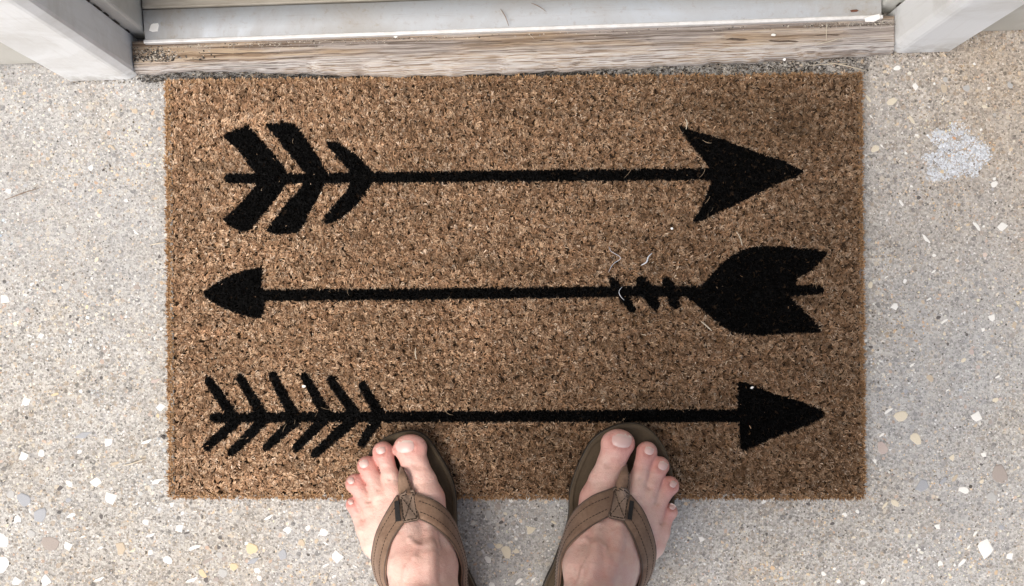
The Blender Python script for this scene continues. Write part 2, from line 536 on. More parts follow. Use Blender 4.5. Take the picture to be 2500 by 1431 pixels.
    spill |= inside(SPILL, px + rng.normal(0, 5, n), py + rng.normal(0, 5, n))
    for bx, by, br in [(2275, 255, 14), (2296, 246, 7), (2262, 330, 6), (2252, 285, 6)]:
        spill |= np.hypot(px - bx, py - by) * (1 + 0.22 * np.sin(3 * np.arctan2(py - by, px - bx) + bx)) + rng.normal(0, 2.0, n) < br
    spill &= rng.random(n) < 0.5
    c[spill] = np.array([0.70, 0.73, 0.77]) * rng.uniform(0.7, 1.06, spill.sum())[:, None]
    c[n_sand:] = np.array([0.56, 0.585, 0.62]) * rng.uniform(0.6, 1.12, n - n_sand)[:, None]
    o = np_mesh('fine_aggregate', V.reshape(-1, 3), T, MAT['grain'], ground, False, np.repeat(c, K + 1, 0))
    tag(o, None, None, None, 'stuff')




# bigger chips of shell and stone, each a piece of its own
def chip_mesh(kind, seed):
    r = random.Random(seed)
    k = {'shard': 7, 'round': 11, 'sliver': 8}[kind]
    ph1, ph2 = r.uniform(0, 6.28), r.uniform(0, 6.28)
    pts = []
    for i in range(k):
        a = 2 * math.pi * i / k + r.uniform(-0.22, 0.22) * (1 if kind != 'round' else 0.3)
        q = r.uniform(0.58, 1.15) if kind == 'shard' else (r.uniform(0.88, 1.02) * (1 + 0.16 * math.sin(2 * a + ph1) + 0.10 * math.sin(3 * a + ph2)) if kind == 'round' else r.uniform(0.6, 1.1))
        pts.append((q * math.cos(a), q * math.sin(a) * {'shard': 0.8, 'round': 0.86, 'sliver': 0.34}[kind]))
    V, F = [], []
    for sc, z in ((1.04, -0.10), (1.0, 0.035), (0.86, 0.085)):
        for x, y in pts:
            V.append((x * sc, y * sc, z + (r.uniform(-0.02, 0.02) if z > 0 else 0)))
    V.append((r.uniform(-.15, .15), r.uniform(-.1, .1), 0.10))
    for ring in range(2):
        for i in range(k):
            j = (i + 1) % k
            F.append((ring * k + i, ring * k + j, (ring + 1) * k + j, (ring + 1) * k + i))
    for i in range(k):
        F.append((2 * k + i, 2 * k + (i + 1) % k, 3 * k))
    me = bpy.data.meshes.new('stone')
    me.from_pydata(V, [], F)
    me.update()
    return me


CHIP_COL = {
    'white': ((0.80, 0.79, 0.76), (0.62, 0.61, 0.58)), 'cream': ((0.66, 0.60, 0.48), (0.54, 0.48, 0.37)),
    'tan': ((0.50, 0.42, 0.32), (0.40, 0.33, 0.25)), 'blue': ((0.38, 0.39, 0.41), (0.25, 0.262, 0.285)),
    'brown': ((0.36, 0.315, 0.285), (0.26, 0.225, 0.20)), 'pink': ((0.48, 0.40, 0.365), (0.40, 0.33, 0.30)),
    'dark': ((0.075, 0.07, 0.068), (0.13, 0.115, 0.11)), 'grey': ((0.44, 0.435, 0.425), (0.35, 0.345, 0.335)),
    'amber': ((0.50, 0.38, 0.22), (0.64, 0.54, 0.38))}
CHIP_MAT = {k: m_simple('stone_' + k, a, b, 130, 0.62, 0.3, 0.35) for k, (a, b) in CHIP_COL.items()}
CHIP_ME = {}
for ck in CHIP_COL:
    for kd in ('shard', 'round', 'sliver'):
        CHIP_ME[ck, kd] = []
        for s in range(5):
            me = chip_mesh(kd, hash_seed := (list(CHIP_COL).index(ck) * 50 + ['shard', 'round', 'sliver'].index(kd) * 11 + s))
            me.materials.append(CHIP_MAT[ck])
            CHIP_ME[ck, kd].append(me)
chip_count = 0
chip_spots = []


def chip(px, py, r_px, col='white', kind='shard', rot=None):
    global chip_count
    p = P(px, py, 0)
    if p.x > 1.2 or bool(in_mat(p.x, p.y, -0.003)) or p.y > 0.345:
        return
    R = r_px / 2206.0 * (0.9 if col == 'white' else 1.0)
    for (qx, qy, qr) in chip_spots:
        if (p.x - qx) ** 2 + (p.y - qy) ** 2 < (0.8 * (R + qr)) ** 2:
            return
    chip_spots.append((p.x, p.y, R))
    o = bpy.data.objects.new('stone', random.choice(CHIP_ME[col, kind]))
    o.location = (p.x, p.y, gz(p.x, p.y) + 0.0001)
    o.rotation_euler = (random.uniform(-.04, .04), random.uniform(-.04, .04), random.uniform(0, 6.28) if rot is None else rot)
    zsc = min(R, 0.0055)
    o.scale = (R, R, zsc)
    COL.objects.link(o)
    o.parent = ground
    chip_count += 1


def zc(ox, oy, s):
    return lambda u, v: (ox + u / s, oy + v / s)


z8 = zc(2050, 150, 2.862)
for u, v, r, c, k in [(402, 45, 26, 'white', 'round'), (530, 175, 34, 'white', 'shard'), (365, 280, 40, 'cream', 'shard'), (200, 262, 38, 'cream', 'sliver'),
                      (250, 610, 30, 'cream', 'round'), (296, 590, 22, 'white', 'sliver'), (435, 988, 40, 'white', 'sliver'), (960, 1150, 44, 'white', 'sliver'), (1140, 1155, 48, 'white', 'shard'),
                      (610, 1240, 48, 'white', 'sliver'), (665, 1355, 16, 'white', 'round'), (1045, 185, 18, 'white', 'shard'), (732, 188, 30, 'tan', 'round'),
                      (405, 706, 18, 'dark', 'sliver'), (540, 515, 14, 'white', 'round'), (580, 745, 14, 'dark', 'shard'), (768, 625, 14, 'dark', 'shard'), (890, 185, 26, 'grey', 'round'),
                      (1190, 165, 28, 'grey', 'shard'), (465, 640, 16, 'white', 'shard'), (220, 385, 22, 'white', 'sliver'), (505, 410, 44, 'cream', 'sliver'), (1085, 820, 18, 'white', 'shard'), (1010, 1152, 14, 'white', 'shard'), (945, 15, 16, 'white', 'shard'), (665, 155, 14, 'white', 'shard')]:
    chip(*z8(u, v), r / 2.862, c, k, -0.9 if k == 'sliver' else None)
z8b = zc(2050, 650, 3.18)
for u, v, r, c, k in [(430, 312, 42, 'white', 'shard'), (697, 255, 34, 'white', 'sliver'), (815, 428, 36, 'white', 'sliver'), (1185, 400, 42, 'white', 'shard'), (1115, 492, 24, 'white', 'shard'),
                      (480, 1165, 52, 'cream', 'round'), (380, 1125, 44, 'white', 'sliver'), (1070, 1165, 62, 'white', 'shard'), (1125, 1180, 44, 'cream', 'shard'), (595, 1340, 48, 'cream', 'round'), (1215, 1040, 24, 'cream', 'round'),
                      (330, 1310, 34, 'white', 'sliver'), (965, 730, 24, 'cream', 'shard'), (565, 765, 34, 'white', 'sliver'), (200, 580, 17, 'white', 'round'), (1230, 860, 34, 'white', 'sliver'), (840, 965, 18, 'white', 'sliver'),
                      (735, 40, 28, 'white', 'sliver'), (510, 115, 20, 'white', 'round'), (365, 85, 20, 'white', 'sliver'), (705, 870, 30, 'tan', 'round'), (1025, 665, 24, 'pink', 'round'), (770, 398, 18, 'dark', 'round'), (842, 605, 13, 'dark', 'round'), (990, 530, 15, 'dark', 'shard'), (1175, 1210, 18, 'brown', 'round')]:
    chip(*z8b(u, v), r / 3.18, c, k, 0.6 if k == 'sliver' else None)
z7 = zc(0, 900, 2.694)
for u, v, r, c, k in [(165, 215, 46, 'white', 'shard'), (150, 575, 46, 'white', 'shard'), (270, 555, 36, 'white', 'shard'), (965, 480, 44, 'white', 'sliver'), (710, 485, 42, 'white', 'shard'),
                      (730, 850, 62, 'white', 'shard'), (630, 745, 50, 'white', 'shard'), (1030, 740, 52, 'white', 'sliver'), (1080, 740, 40, 'white', 'shard'), (470, 965, 44, 'white', 'sliver'), (115, 990, 40, 'white', 'shard'), (15, 1130, 54, 'white', 'round'),
                      (15, 1290, 58, 'white', 'round'), (450, 1165, 44, 'white', 'shard'), (545, 1105, 26, 'white', 'sliver'), (660, 1180, 30, 'white', 'sliver'), (1100, 1262, 36, 'white', 'round'), (955, 1010, 32, 'white', 'shard'),
                      (1180, 1055, 42, 'white', 'shard'), (1275, 1180, 46, 'white', 'sliver'), (105, 1400, 42, 'white', 'shard'), (300, 1395, 52, 'white', 'shard'), (650, 1387, 42, 'white', 'sliver'), (1260, 1392, 50, 'white', 'sliver'),
                      (1055, 255, 40, 'white', 'shard'), (520, 548, 18, 'white', 'round'), (990, 1097, 38, 'white', 'sliver'), (155, 862, 50, 'blue', 'round'), (272, 960, 64, 'blue', 'shard'), (330, 1150, 58, 'brown', 'round'),
                      (545, 440, 56, 'blue', 'sliver'), (790, 1180, 48, 'tan', 'shard'), (1015, 82, 42, 'pink', 'sliver'), (70, 830, 30, 'grey', 'round'), (360, 170, 36, 'amber', 'sliver'), (205, 1085, 30, 'grey', 'round'), (760, 625, 36, 'tan', 'sliver'), (1075, 450, 16, 'dark', 'round'),
                      (1330, 1350, 34, 'amber', 'shard'), (870, 1200, 26, 'cream', 'sliver'), (1225, 1085, 26, 'dark', 'sliver'), (530, 150, 20, 'white', 'shard'), (395, 595, 20, 'brown', 'shard'), (450, 865, 20, 'blue', 'shard')]:
    chip(*z7(u, v), r / 2.694, c, k, 0.35 if k == 'sliver' else None)
zb = zc(400, 1180, 4.808)
for u, v, r, c, k in [(180, 545, 70, 'white', 'shard'), (1230, 400, 70, 'white', 'sliver'), (1450, 550, 70, 'white', 'shard'), (1690, 525, 38, 'white', 'round'), (1880, 580, 75, 'white', 'shard'), (2040, 865, 105, 'white', 'shard'),
                      (1900, 965, 50, 'white', 'sliver'), (1095, 1025, 55, 'white', 'shard'), (1120, 1115, 40, 'white', 'round'), (350, 755, 80, 'white', 'sliver'), (1030, 770, 78, 'amber', 'round'), (1400, 830, 80, 'blue', 'shard'), (1050, 915, 85, 'blue', 'sliver'),
                      (690, 1055, 60, 'grey', 'round'), (610, 1130, 36, 'brown', 'round'), (490, 1140, 32, 'dark', 'round'), (820, 985, 62, 'amber', 'shard'), (515, 910, 70, 'brown', 'sliver'), (655, 645, 24, 'dark', 'round'), (640, 755, 26, 'dark', 'round'), (725, 740, 20, 'dark', 'round'),
                      (430, 1085, 28, 'amber', 'round'), (1615, 700, 46, 'tan', 'round'), (700, 890, 30, 'brown', 'round'), (20, 910, 70, 'white', 'shard'), (90, 250, 40, 'white', 'shard'), (2000, 1090, 46, 'white', 'sliver'), (655, 845, 40, 'grey', 'round'), (310, 1145, 70, 'white', 'sliver'), (1275, 187, 22, 'white', 'round'), (840, 230, 30, 'grey', 'round')]:
    chip(*zb(u, v), r / 4.808, c, k, 0.5 if k == 'sliver' else None)
zr = zc(1950, 1050, 3.756)
for u, v, r, c, k in [(1520, 550, 48, 'white', 'round'), (1710, 1085, 115, 'white', 'shard'), (1500, 1215, 70, 'white', 'sliver'), (1300, 1225, 40, 'white', 'shard'), (1940, 1160, 52, 'white', 'shard'), (1850, 412, 88, 'brown', 'round'), (1135, 515, 66, 'blue', 'shard'),
                      (1085, 430, 30, 'blue', 'sliver'), (1335, 465, 55, 'blue', 'sliver'), (1440, 440, 55, 'tan', 'sliver'), (885, 670, 44, 'cream', 'shard'), (795, 690, 44, 'cream', 'sliver'), (1705, 225, 38, 'white', 'shard'), (1085, 90, 62, 'cream', 'round'), (770, 165, 60, 'pink', 'round'),
                      (1770, 610, 48, 'grey', 'round'), (1540, 810, 56, 'grey', 'sliver'), (1020, 1325, 34, 'grey', 'shard'), (1620, 950, 40, 'white', 'sliver'), (1560, 1070, 34, 'white', 'sliver'), (540, 748, 22, 'white', 'round'), (700, 285, 22, 'white', 'round'), (230, 1320, 26, 'white', 'round'), (780, 1385, 44, 'white', 'sliver'),
                      (330, 1275, 22, 'white', 'shard'), (1415, 255, 34, 'cream', 'shard'), (510, 985, 22, 'cream', 'shard'), (1460, 960, 26, 'blue', 'shard'), (90, 680, 24, 'dark', 'shard'), (310, 860, 20, 'dark', 'round'), (1680, 320, 22, 'dark', 'shard'), (958, 735, 16, 'dark', 'round'), (1860, 895, 26, 'blue', 'round')]:
    chip(*zr(u, v), r / 3.756, c, k, 0.9 if k == 'sliver' else None)
zm = zc(1100, 1150, 5.094)
for u, v, r, c, k in [(1000, 735, 66, 'cream', 'shard'), (600, 930, 62, 'cream', 'shard'), (695, 1005, 76, 'cream', 'round'), (815, 1000, 46, 'cream', 'shard'), (500, 930, 46, 'blue', 'round'), (850, 1370, 80, 'white', 'sliver'), (1030, 1345, 55, 'white', 'sliver'), (510, 1420, 60, 'white', 'shard'),
                      (1260, 390, 60, 'blue', 'sliver'), (750, 370, 30, 'white', 'round'), (470, 540, 60, 'grey', 'shard'), (590, 445, 40, 'brown', 'round'), (1060, 600, 24, 'dark', 'round'), (1205, 870, 16, 'white', 'round'), (630, 640, 28, 'dark', 'round'), (1220, 990, 14, 'white', 'round')]:
    chip(*zm(u, v), r / 5.094, c, k, 0.7 if k == 'sliver' else None)
zl = zc(0, 300, 2.862)
for u, v, r, c, k in [(30, 1235, 50, 'white', 'shard'), (945, 765, 30, 'white', 'sliver'), (490, 745, 34, 'grey', 'round'), (460, 1140, 28, 'grey', 'round'), (955, 1150, 28, 'brown', 'shard'), (785, 170, 34, 'tan', 'sliver'), (910, 812, 14, 'dark', 'sliver'), (1110, 935, 16, 'dark', 'shard'), (1085, 970, 20, 'cream', 'sliver'), (885, 1000, 24, 'grey', 'round'), (55, 475, 30, 'white', 'shard'), (490, 1355, 12, 'dark', 'round'), (540, 1372, 12, 'dark', 'round'), (1160, 1280, 14, 'dark', 'round')]:
    chip(*zl(u, v), r / 2.862, c, k, -0.8 if k == 'sliver' else None)
tries = 0
while chip_count < 298 and tries < 4000:
    tries += 1
    px, py = random.uniform(-40, 2540), random.uniform(180, 1450)
    low = 0.25 + 0.75 * max(0.0, (py - 650) / 780)
    if random.random() > low:
        continue
    chip(px, py, random.choice([5, 5, 6, 6, 7, 8, 10]), random.choices(list(CHIP_COL), [5, 2, 2, 1.4, 1.4, 1.2, 1.4, 3, 0.7])[0], random.choice(['shard', 'shard', 'round', 'sliver']))

build_grains()


def catmull(pts, n):
    pts = np.array(pts, float)
    m = len(pts)
    out = []
    for t in np.linspace(0, m - 1, n):
        i = min(int(t), m - 2); f = t - i
        p0 = pts[max(i - 1, 0)]; p1 = pts[i]; p2 = pts[i + 1]; p3 = pts[min(i + 2, m - 1)]
        out.append(0.5 * (2 * p1 + (p2 - p0) * f + (2 * p0 - 5 * p1 + 4 * p2 - p3) * f * f + (3 * p1 - p0 - 3 * p2 + p3) * f ** 3))
    return np.array(out)


def tube(pts, r, sides=5, taper=True):
    pts = [Vector(p) for p in pts]
    V, F = [], []
    n = len(pts)
    for i, p in enumerate(pts):
        t = (pts[min(i + 1, n - 1)] - pts[max(i - 1, 0)]).normalized()
        a = t.cross(Vector((0, 0, 1)))
        if a.length < 1e-4: a = Vector((1, 0, 0))
        a.normalize(); b = a.cross(t)
        rr = r * ((0.35 + 0.65 * math.sin(math.pi * (i + 0.6) / (n + 0.2))) if taper else 1)
        for k in range(sides):
            th = 2 * math.pi * k / sides
            V.append(p + rr * (math.cos(th) * a + math.sin(th) * b))
    for i in range(n - 1):
        for k in range(sides):
            F.append((i * sides + k, i * sides + (k + 1) % sides, (i + 1) * sides + (k + 1) % sides, (i + 1) * sides + k))
    F.append(tuple(reversed(range(sides))))
    F.append(tuple((n - 1) * sides + k for k in range(sides)))
    return V, F


# ------------------------------------------------------------------ doorway: frame local to the house wall
A0, A1 = P(341, 193, 0), P(2170, 131, 0)
DW = (A1 - A0).length                                    # clear width between the casings
DROT = math.atan2(A1.y - A0.y, A1.x - A0.x)


def dl(px, py, z):
    """photograph pixel at height z -> doorway coordinates (x along the door, y into the house)"""
    w = P(px, py, z) - A0
    c, s = math.cos(DROT), math.sin(DROT)
    return (w.x * c + w.y * s, -w.x * s + w.y * c)


def box(name, x0, x1, y0, y1, z0, z1, mat, parent, bevel=0.0015, seg=2):
    bm = bmesh.new()
    bmesh.ops.create_cube(bm, size=1.0)
    for v in bm.verts:
        v.co = Vector((x0 + (v.co.x + .5) * (x1 - x0), y0 + (v.co.y + .5) * (y1 - y0), z0 + (v.co.z + .5) * (z1 - z0)))
    if bevel:
        bmesh.ops.bevel(bm, geom=list(bm.edges), offset=bevel, segments=seg, affect='EDGES', profile=0.5)
    me = bpy.data.meshes.new(name)
    bm.to_mesh(me); bm.free()
    me.polygons.foreach_set('use_smooth', [False] * len(me.polygons))
    o = bpy.data.objects.new(name, me)
    COL.objects.link(o)
    me.materials.append(mat)
    if parent: o.parent = parent
    return o


def prism(name, prof, z0, z1, mat, parent, smooth=False):
    """vertical prism of a plan profile, ring every few cm for a slightly uneven hand-painted edge"""
    zs = list(np.linspace(z0, min(z1, 0.6), 25)) + ([z1] if z1 > 0.6 else [])
    V, F = [], []
    k = len(prof)
    for z in zs:
        for i, (x, y) in enumerate(prof):
            j = 0.00012 * math.sin(z * 61 + i * 2.1)
            V.append((x + j, y + j * 0.6, z))
    for r in range(len(zs) - 1):
        for i in range(k):
            j = (i + 1) % k
            F.append((r * k + i, r * k + j, (r + 1) * k + j, (r + 1) * k + i))
    F.append(tuple(reversed(range(k))))
    F.append(tuple((len(zs) - 1) * k + i for i in range(k)))
    return link_mesh(name, V, F, mat, parent, smooth)


frame = empty('door_frame', A0, DROT)
tag(frame, 'grey painted wooden door frame standing on the concrete around the threshold', 'door frame')
CD = 0.043                                               # casing depth
JW = 0.016                                               # jamb stands this far inside the casing
prism('casing', [(-0.081, 0.004), (-0.077, 0.0), (-0.0125, 0.0), (-0.009, 0.0008), (-0.0015, 0.0048), (0.0, 0.008), (0.0, CD), (-0.081, CD)], 0.0, 2.12, MAT['paint'], frame)
prism('casing', [(DW, CD), (DW, 0.009), (DW + 0.0015, 0.0048), (DW + 0.009, 0.0008), (DW + 0.0125, 0.0), (DW + 0.067, 0.0), (DW + 0.071, 0.003), (DW + 0.071, CD)], 0.0, 2.12, MAT['paint'], frame)
box('jamb', -0.028, JW, CD + 0.002, 0.19, 0.0, 2.05, MAT['jamb_paint'], frame, 0.003)
box('jamb', DW - JW, DW + 0.028, CD + 0.002, 0.19, 0.0, 2.05, MAT['jamb_paint'], frame, 0.003)
box('head_casing', -0.10, DW + 0.10, -0.002, CD, 2.122, 2.20, MAT['paint'], frame, 0.003)
box('head_jamb', -0.028, DW + 0.028, CD + 0.002, 0.19, 2.052, 2.09, MAT['jamb_paint'], frame, 0.003)


def crack(xc, z0, z1, side):
    """split caulk line where casing meets jamb: a dark broken bead"""
    V, F = [], []
    z = z0
    r = random.Random(int(xc * 1000) + 3)
    while z < z1:
        ln = r.uniform(0.006, 0.026)
        w = r.uniform(0.0006, 0.0017)
        b = len(V)
        n = 5
        for i in range(n):
            t = i / (n - 1)
            ww = w * math.sin(math.pi * min(max(t, .08), .92)) + 0.0002
            for dx, dy in ((0, -ww), (side * 0.0010, 0), (0, ww), (-side * 0.001, 0)):
                V.append((xc + dx, CD + 0.001 + dy + r.uniform(-.0003, .0003), z + t * ln))
        for i in range(n - 1):
            for q in range(4):
                F.append((b + i * 4 + q, b + i * 4 + (q + 1) % 4, b + i * 4 + 4 + (q + 1) % 4, b + i * 4 + 4 + q))
        z += ln + r.uniform(0.004, 0.03) * (1 + 6 * (z - z0))
    return link_mesh('split_caulk', V, F, MAT['caulk'], frame)


crack(0.0004, 0.034, 0.32, 1)
crack(DW - 0.0004, 0.034, 0.25, -1)

# threshold: weathered board below an aluminium sill
thr = empty('door_threshold', A0, DROT)
tag(thr, 'worn door threshold of weathered wood board and aluminium sill above the doormat', 'threshold')


WOOD_FRONT = [(335, 187), (420, 180), (520, 176), (700, 181), (860, 188), (960, 190), (1080, 188), (1200, 184), (1400, 176), (1600, 166), (1800, 157), (2000, 148), (2185, 134)]


def nosing():
    n = 160
    lip_y = 0.5 * (dl(400, 101, 0.03)[1] + dl(2100, 55, 0.03)[1])
    V, F = [], []
    x0, x1 = 0.001, DW - 0.001
    fl = [dl(a, b, 0.008) for a, b in WOOD_FRONT]
    for i in range(n + 1):
        x = x0 + (x1 - x0) * i / n
        t = i / n
        fy = float(np.interp(x, [q[0] for q in fl], [q[1] for q in fl])) + 0.0006 * math.sin(x * 210) + 0.0007 * math.sin(x * 97 + 2)
        th = 0.0008 * math.sin(x * 33) + 0.0006 * math.sin(x * 120 + 1)
        prof = [(fy + 0.004, 0.0015), (fy + 0.0015, 0.006), (fy, 0.012 + th), (fy + 0.0015, 0.0175 + th), (fy + 0.005, 0.0215 + th), (fy + 0.010, 0.0238 + th * .7),
                (0.020, 0.0256 + th * 0.6), (0.028, 0.0268 + th * 0.3), (lip_y + 0.004, 0.0275)]
        V += [(x, y, z) for y, z in prof]
    k = 9
    for i in range(n):
        for j in range(k - 1):
            F.append((i * k + j, (i + 1) * k + j, (i + 1) * k + j + 1, i * k + j + 1))
    F.append(tuple(range(k))[::-1])
    F.append(tuple(n * k + j for j in range(k)))
    return link_mesh('wood_nosing', V, F, MAT['wood'], thr, True), lip_y


_, LIPY = nosing()
# split-off splinters on the board
for k, (px, py, ln, w) in enumerate([(900, 178, 190, 5), (1090, 180, 150, 4), (1320, 170, 260, 4), (1560, 160, 230, 3.5), (620, 172, 160, 4), (1800, 150, 210, 3), (480, 165, 120, 3)]):
    lx, ly = dl(px, py, 0.022)
    L, wd = ln / 2206, w / 2206
    V, F = [], []
    for i in range(9):
        t = i / 8
        hw = wd * (0.15 + 0.85 * math.sin(math.pi * t))
        yy = ly + 0.0018 * math.sin(3 * t + k) - 0.003 * t * (k % 2)
        yy = max(yy, 0.004)
        zz = 0.0225 + min(max(yy - 0.004, 0) * 0.25, 0.003) + 0.0008
        for dy, dz in ((-hw, -0.001), (0, 0.0008), (hw, -0.001)):
            V.append((lx - L / 2 + L * t, yy + dy, zz + dz))
    for i in range(8):
        for j in range(2):
            F.append((i * 3 + j, i * 3 + 3 + j, i * 3 + 4 + j, i * 3 + 1 + j))
    link_mesh('splinter', V, F, MAT['wood'], thr, True)

def wood_line(name, pts, r_px, mat):
    out = []
    for a, b in catmull(pts, 16):
        lx, ly = dl(a, b, 0.026)
        ly = max(ly, 0.0045)
        zz = float(np.interp(ly, [0.005, 0.010, 0.020, 0.028, 0.045], [0.0215, 0.0238, 0.0256, 0.0268, 0.0275]))
        out.append((lx, ly + 0.0003 * math.sin(lx * 300), zz))
    V, F = tube(out, r_px / 2206, 5)
    V = [(v[0], v[1], out[i // 5][2] + (v[2] - out[i // 5][2]) * 0.3) for i, v in enumerate(V)]
    link_mesh(name, V, F, mat, thr)


for pts, r in [([(480, 118), (700, 114), (900, 109), (1130, 105)], 1.6), ([(450, 131), (560, 130), (690, 128)], 1.5), ([(800, 138), (860, 134)], 2.0), ([(620, 160), (760, 152), (840, 148)], 1.2),
               ([(1080, 150), (1160, 142), (1260, 136)], 1.6), ([(1230, 112), (1320, 108), (1420, 112)], 1.4), ([(1180, 102), (1330, 99), (1500, 94)], 1.3), ([(1300, 150), (1400, 136), (1510, 130)], 2.2),
               ([(1700, 98), (1780, 95), (1850, 97)], 3.2), ([(1850, 98), (1920, 100), (2010, 99)], 2.4), ([(1660, 128), (1760, 122), (1880, 118)], 1.4), ([(1900, 108), (2000, 112), (2120, 108)], 1.6),
               ([(1980, 86), (2060, 84), (2150, 80)], 1.8), ([(700, 172), (820, 176), (960, 183)], 1.5), ([(1000, 172), (1150, 172), (1300, 164)], 1.4), ([(1500, 152), (1600, 146), (1720, 142)], 1.3), ([(380, 150), (470, 146), (560, 146)], 1.4)]:
    wood_line('crack', pts, r, MAT['crack'])
for a, b in ((936, 139), (1013, 166)):
    wood_line('knot', [(a - 7, b), (a, b - 1), (a + 7, b)], 4.0, MAT['crack'])

SY0, SZ0 = LIPY + 0.0005, 0.0345
SY1, SZ1 = LIPY + 0.0345, 0.0410
sx0, sx1 = JW + 0.0015, DW - JW - 0.0015


def sill():
    V, F = [], []
    n = 60
    prof = [(SY0 + 0.0030, SZ0), (SY0 + 0.012, SZ0 + 0.0022), (SY1, SZ1), (SY1 + 0.0005, SZ1 - 0.012)]
    for i in range(n + 1):
        x = sx0 + (sx1 - sx0) * i / n
        for y, z in prof:
            V.append((x, y, z + 0.00025 * math.sin(x * 40 + y * 200)))
    for i in range(n):
        for j in range(3):
            F.append((i * 4 + j, i * 4 + 4 + j, i * 4 + 5 + j, i * 4 + 1 + j))
    link_mesh('metal_sill', V, F, MAT['metal'], thr, True)


sill()
box('metal_lip', sx0 - 0.002, sx1 + 0.002, SY0 - 0.0008, SY0 + 0.0034, 0.0272, SZ0 + 0.0012, MAT['metal_bright'], thr, 0.0011)
box('sill_step', sx0, sx1, SY1 + 0.0012, SY1 + 0.062, 0.020, SZ1 + 0.0035, MAT['sill_tan'], thr, 0.0012)
box('sill_base', sx0, sx1, LIPY + 0.006, SY1 + 0.10, 0.0, 0.0265, MAT['sill_tan'], thr, 0.001)

door = empty('front_door', A0, DROT)
tag(door, 'grey painted front door closed behind the aluminium sill', 'door')
box('door_panel', sx0 + 0.003, sx1 - 0.003, SY1 + 0.066, SY1 + 0.108, 0.052, 2.045, MAT['door'], door, 0.003)
for zz0, zz1 in ((0.25, 0.85), (1.0, 1.85)):
    for xx0, xx1 in ((0.14, DW / 2 - 0.05), (DW / 2 + 0.05, DW - 0.14)):
        box('raised_panel', xx0, xx1, SY1 + 0.056, SY1 + 0.068, zz0, zz1, MAT['door'], door, 0.008)
box('door_handle', DW - 0.11, DW - 0.065, SY1 + 0.012, SY1 + 0.064, 0.98, 1.02, MAT['brass'], door, 0.012, 3)


# house wall: lap siding left and right of the frame
def lap_wall(name, x0, x1, label):
    w = empty(name, A0, DROT)
    tag(w, label, 'wall')
    box('base_board', x0, x1, 0.021, 0.10, 0.0, 0.036, MAT['siding'], w, 0.002)
    z = 0.0395
    while z < 2.6:
        V = [(x0, 0.013, z), (x1, 0.013, z), (x1, 0.024, z), (x0, 0.024, z), (x0, 0.023, z + 0.118), (x1, 0.023, z + 0.118), (x1, 0.034, z + 0.118), (x0, 0.034, z + 0.118)]
        F = [(0, 1, 5, 4), (3, 2, 1, 0), (7, 6, 2, 3), (4, 5, 6, 7), (0, 4, 7, 3), (1, 2, 6, 5)]
        link_mesh('siding_board', V, F, MAT['siding'], w)
        z += 0.1185
    box('wall_core', x0, x1, 0.036, 0.16, 0.031, 2.62, MAT['siding'], w, 0)
    return w


lap_wall('house_wall', -3.2, -0.0825, 'grey lap siding wall left of the door frame')
lap_wall('house_wall', DW + 0.0725, DW + 3.2, 'grey lap siding wall right of the door frame')
top = empty('house_wall', A0, DROT)
tag(top, 'grey lap siding wall above the door frame', 'wall')
box('siding_board', -0.081, DW + 0.071, 0.016, 0.16, 2.202, 2.62, MAT['siding'], top, 0.002)

# ------------------------------------------------------------------ coir doormat
mat_c = (MC[0] + MC[1] + MC[2] + MC[3]) / 4
doormat = empty('doormat', (mat_c.x, mat_c.y, 0))
tag(doormat, 'brown coir doormat with three black arrows lying before the threshold', 'doormat')


def mat_xy(s, t):
    """s from left 0 to right 1, t from bottom 0 to top 1"""
    a = np.array([MC[3].x, MC[3].y]); b = np.array([MC[2].x, MC[2].y])
    c = np.array([MC[0].x, MC[0].y]); d = np.array([MC[1].x, MC[1].y])
    s = np.asarray(s)[..., None]; t = np.asarray(t)[..., None]
    return (1 - s) * (1 - t) * a + s * (1 - t) * b + (1 - s) * t * c + s * t * d


def mat_backing():
    pts = []
    n = 40
    for i in range(n): pts.append((i / n, 0.0))
    for i in range(n): pts.append((1.0, i / n))
    for i in range(n): pts.append((1 - i / n, 1.0))
    for i in range(n): pts.append((0.0, 1 - i / n))
    q = mat_xy(np.array([p[0] * .992 + .004 for p in pts]), np.array([p[1] * .988 + .006 for p in pts]))
    V, F = [], []
    k = len(pts)
    for z in (0.0008, 0.0052):
        V += [(x - mat_c.x, y - mat_c.y, z) for x, y in q]
    for i in range(k):
        j = (i + 1) % k
        F.append((i, j, k + j, k + i))
    F.append(tuple(range(k, 2 * k)))
    F.append(tuple(reversed(range(k))))
    link_mesh('backing', V, F, MAT['backing'], doormat)


mat_backing()


def zpoly(ox, oy, s, pts):
    return [(ox + u / s, oy + v / s) for u, v in pts]


def capsule_poly(a, b, ra, rb, n=7):
    a = np.array(a); b = np.array(b)
    d = (b - a) / np.linalg.norm(b - a)
    th0 = math.atan2(d[1], d[0])
    out = []
    for i in range(n + 1):
        th = th0 + math.pi / 2 + math.pi * i / n
        out.append(tuple(a + ra * np.array([math.cos(th), math.sin(th)])))
    for i in range(n + 1):
        th = th0 - math.pi / 2 + math.pi * i / n
        out.append(tuple(b + rb * np.array([math.cos(th), math.sin(th)])))
    return out


ARROWS = [[], [], []]
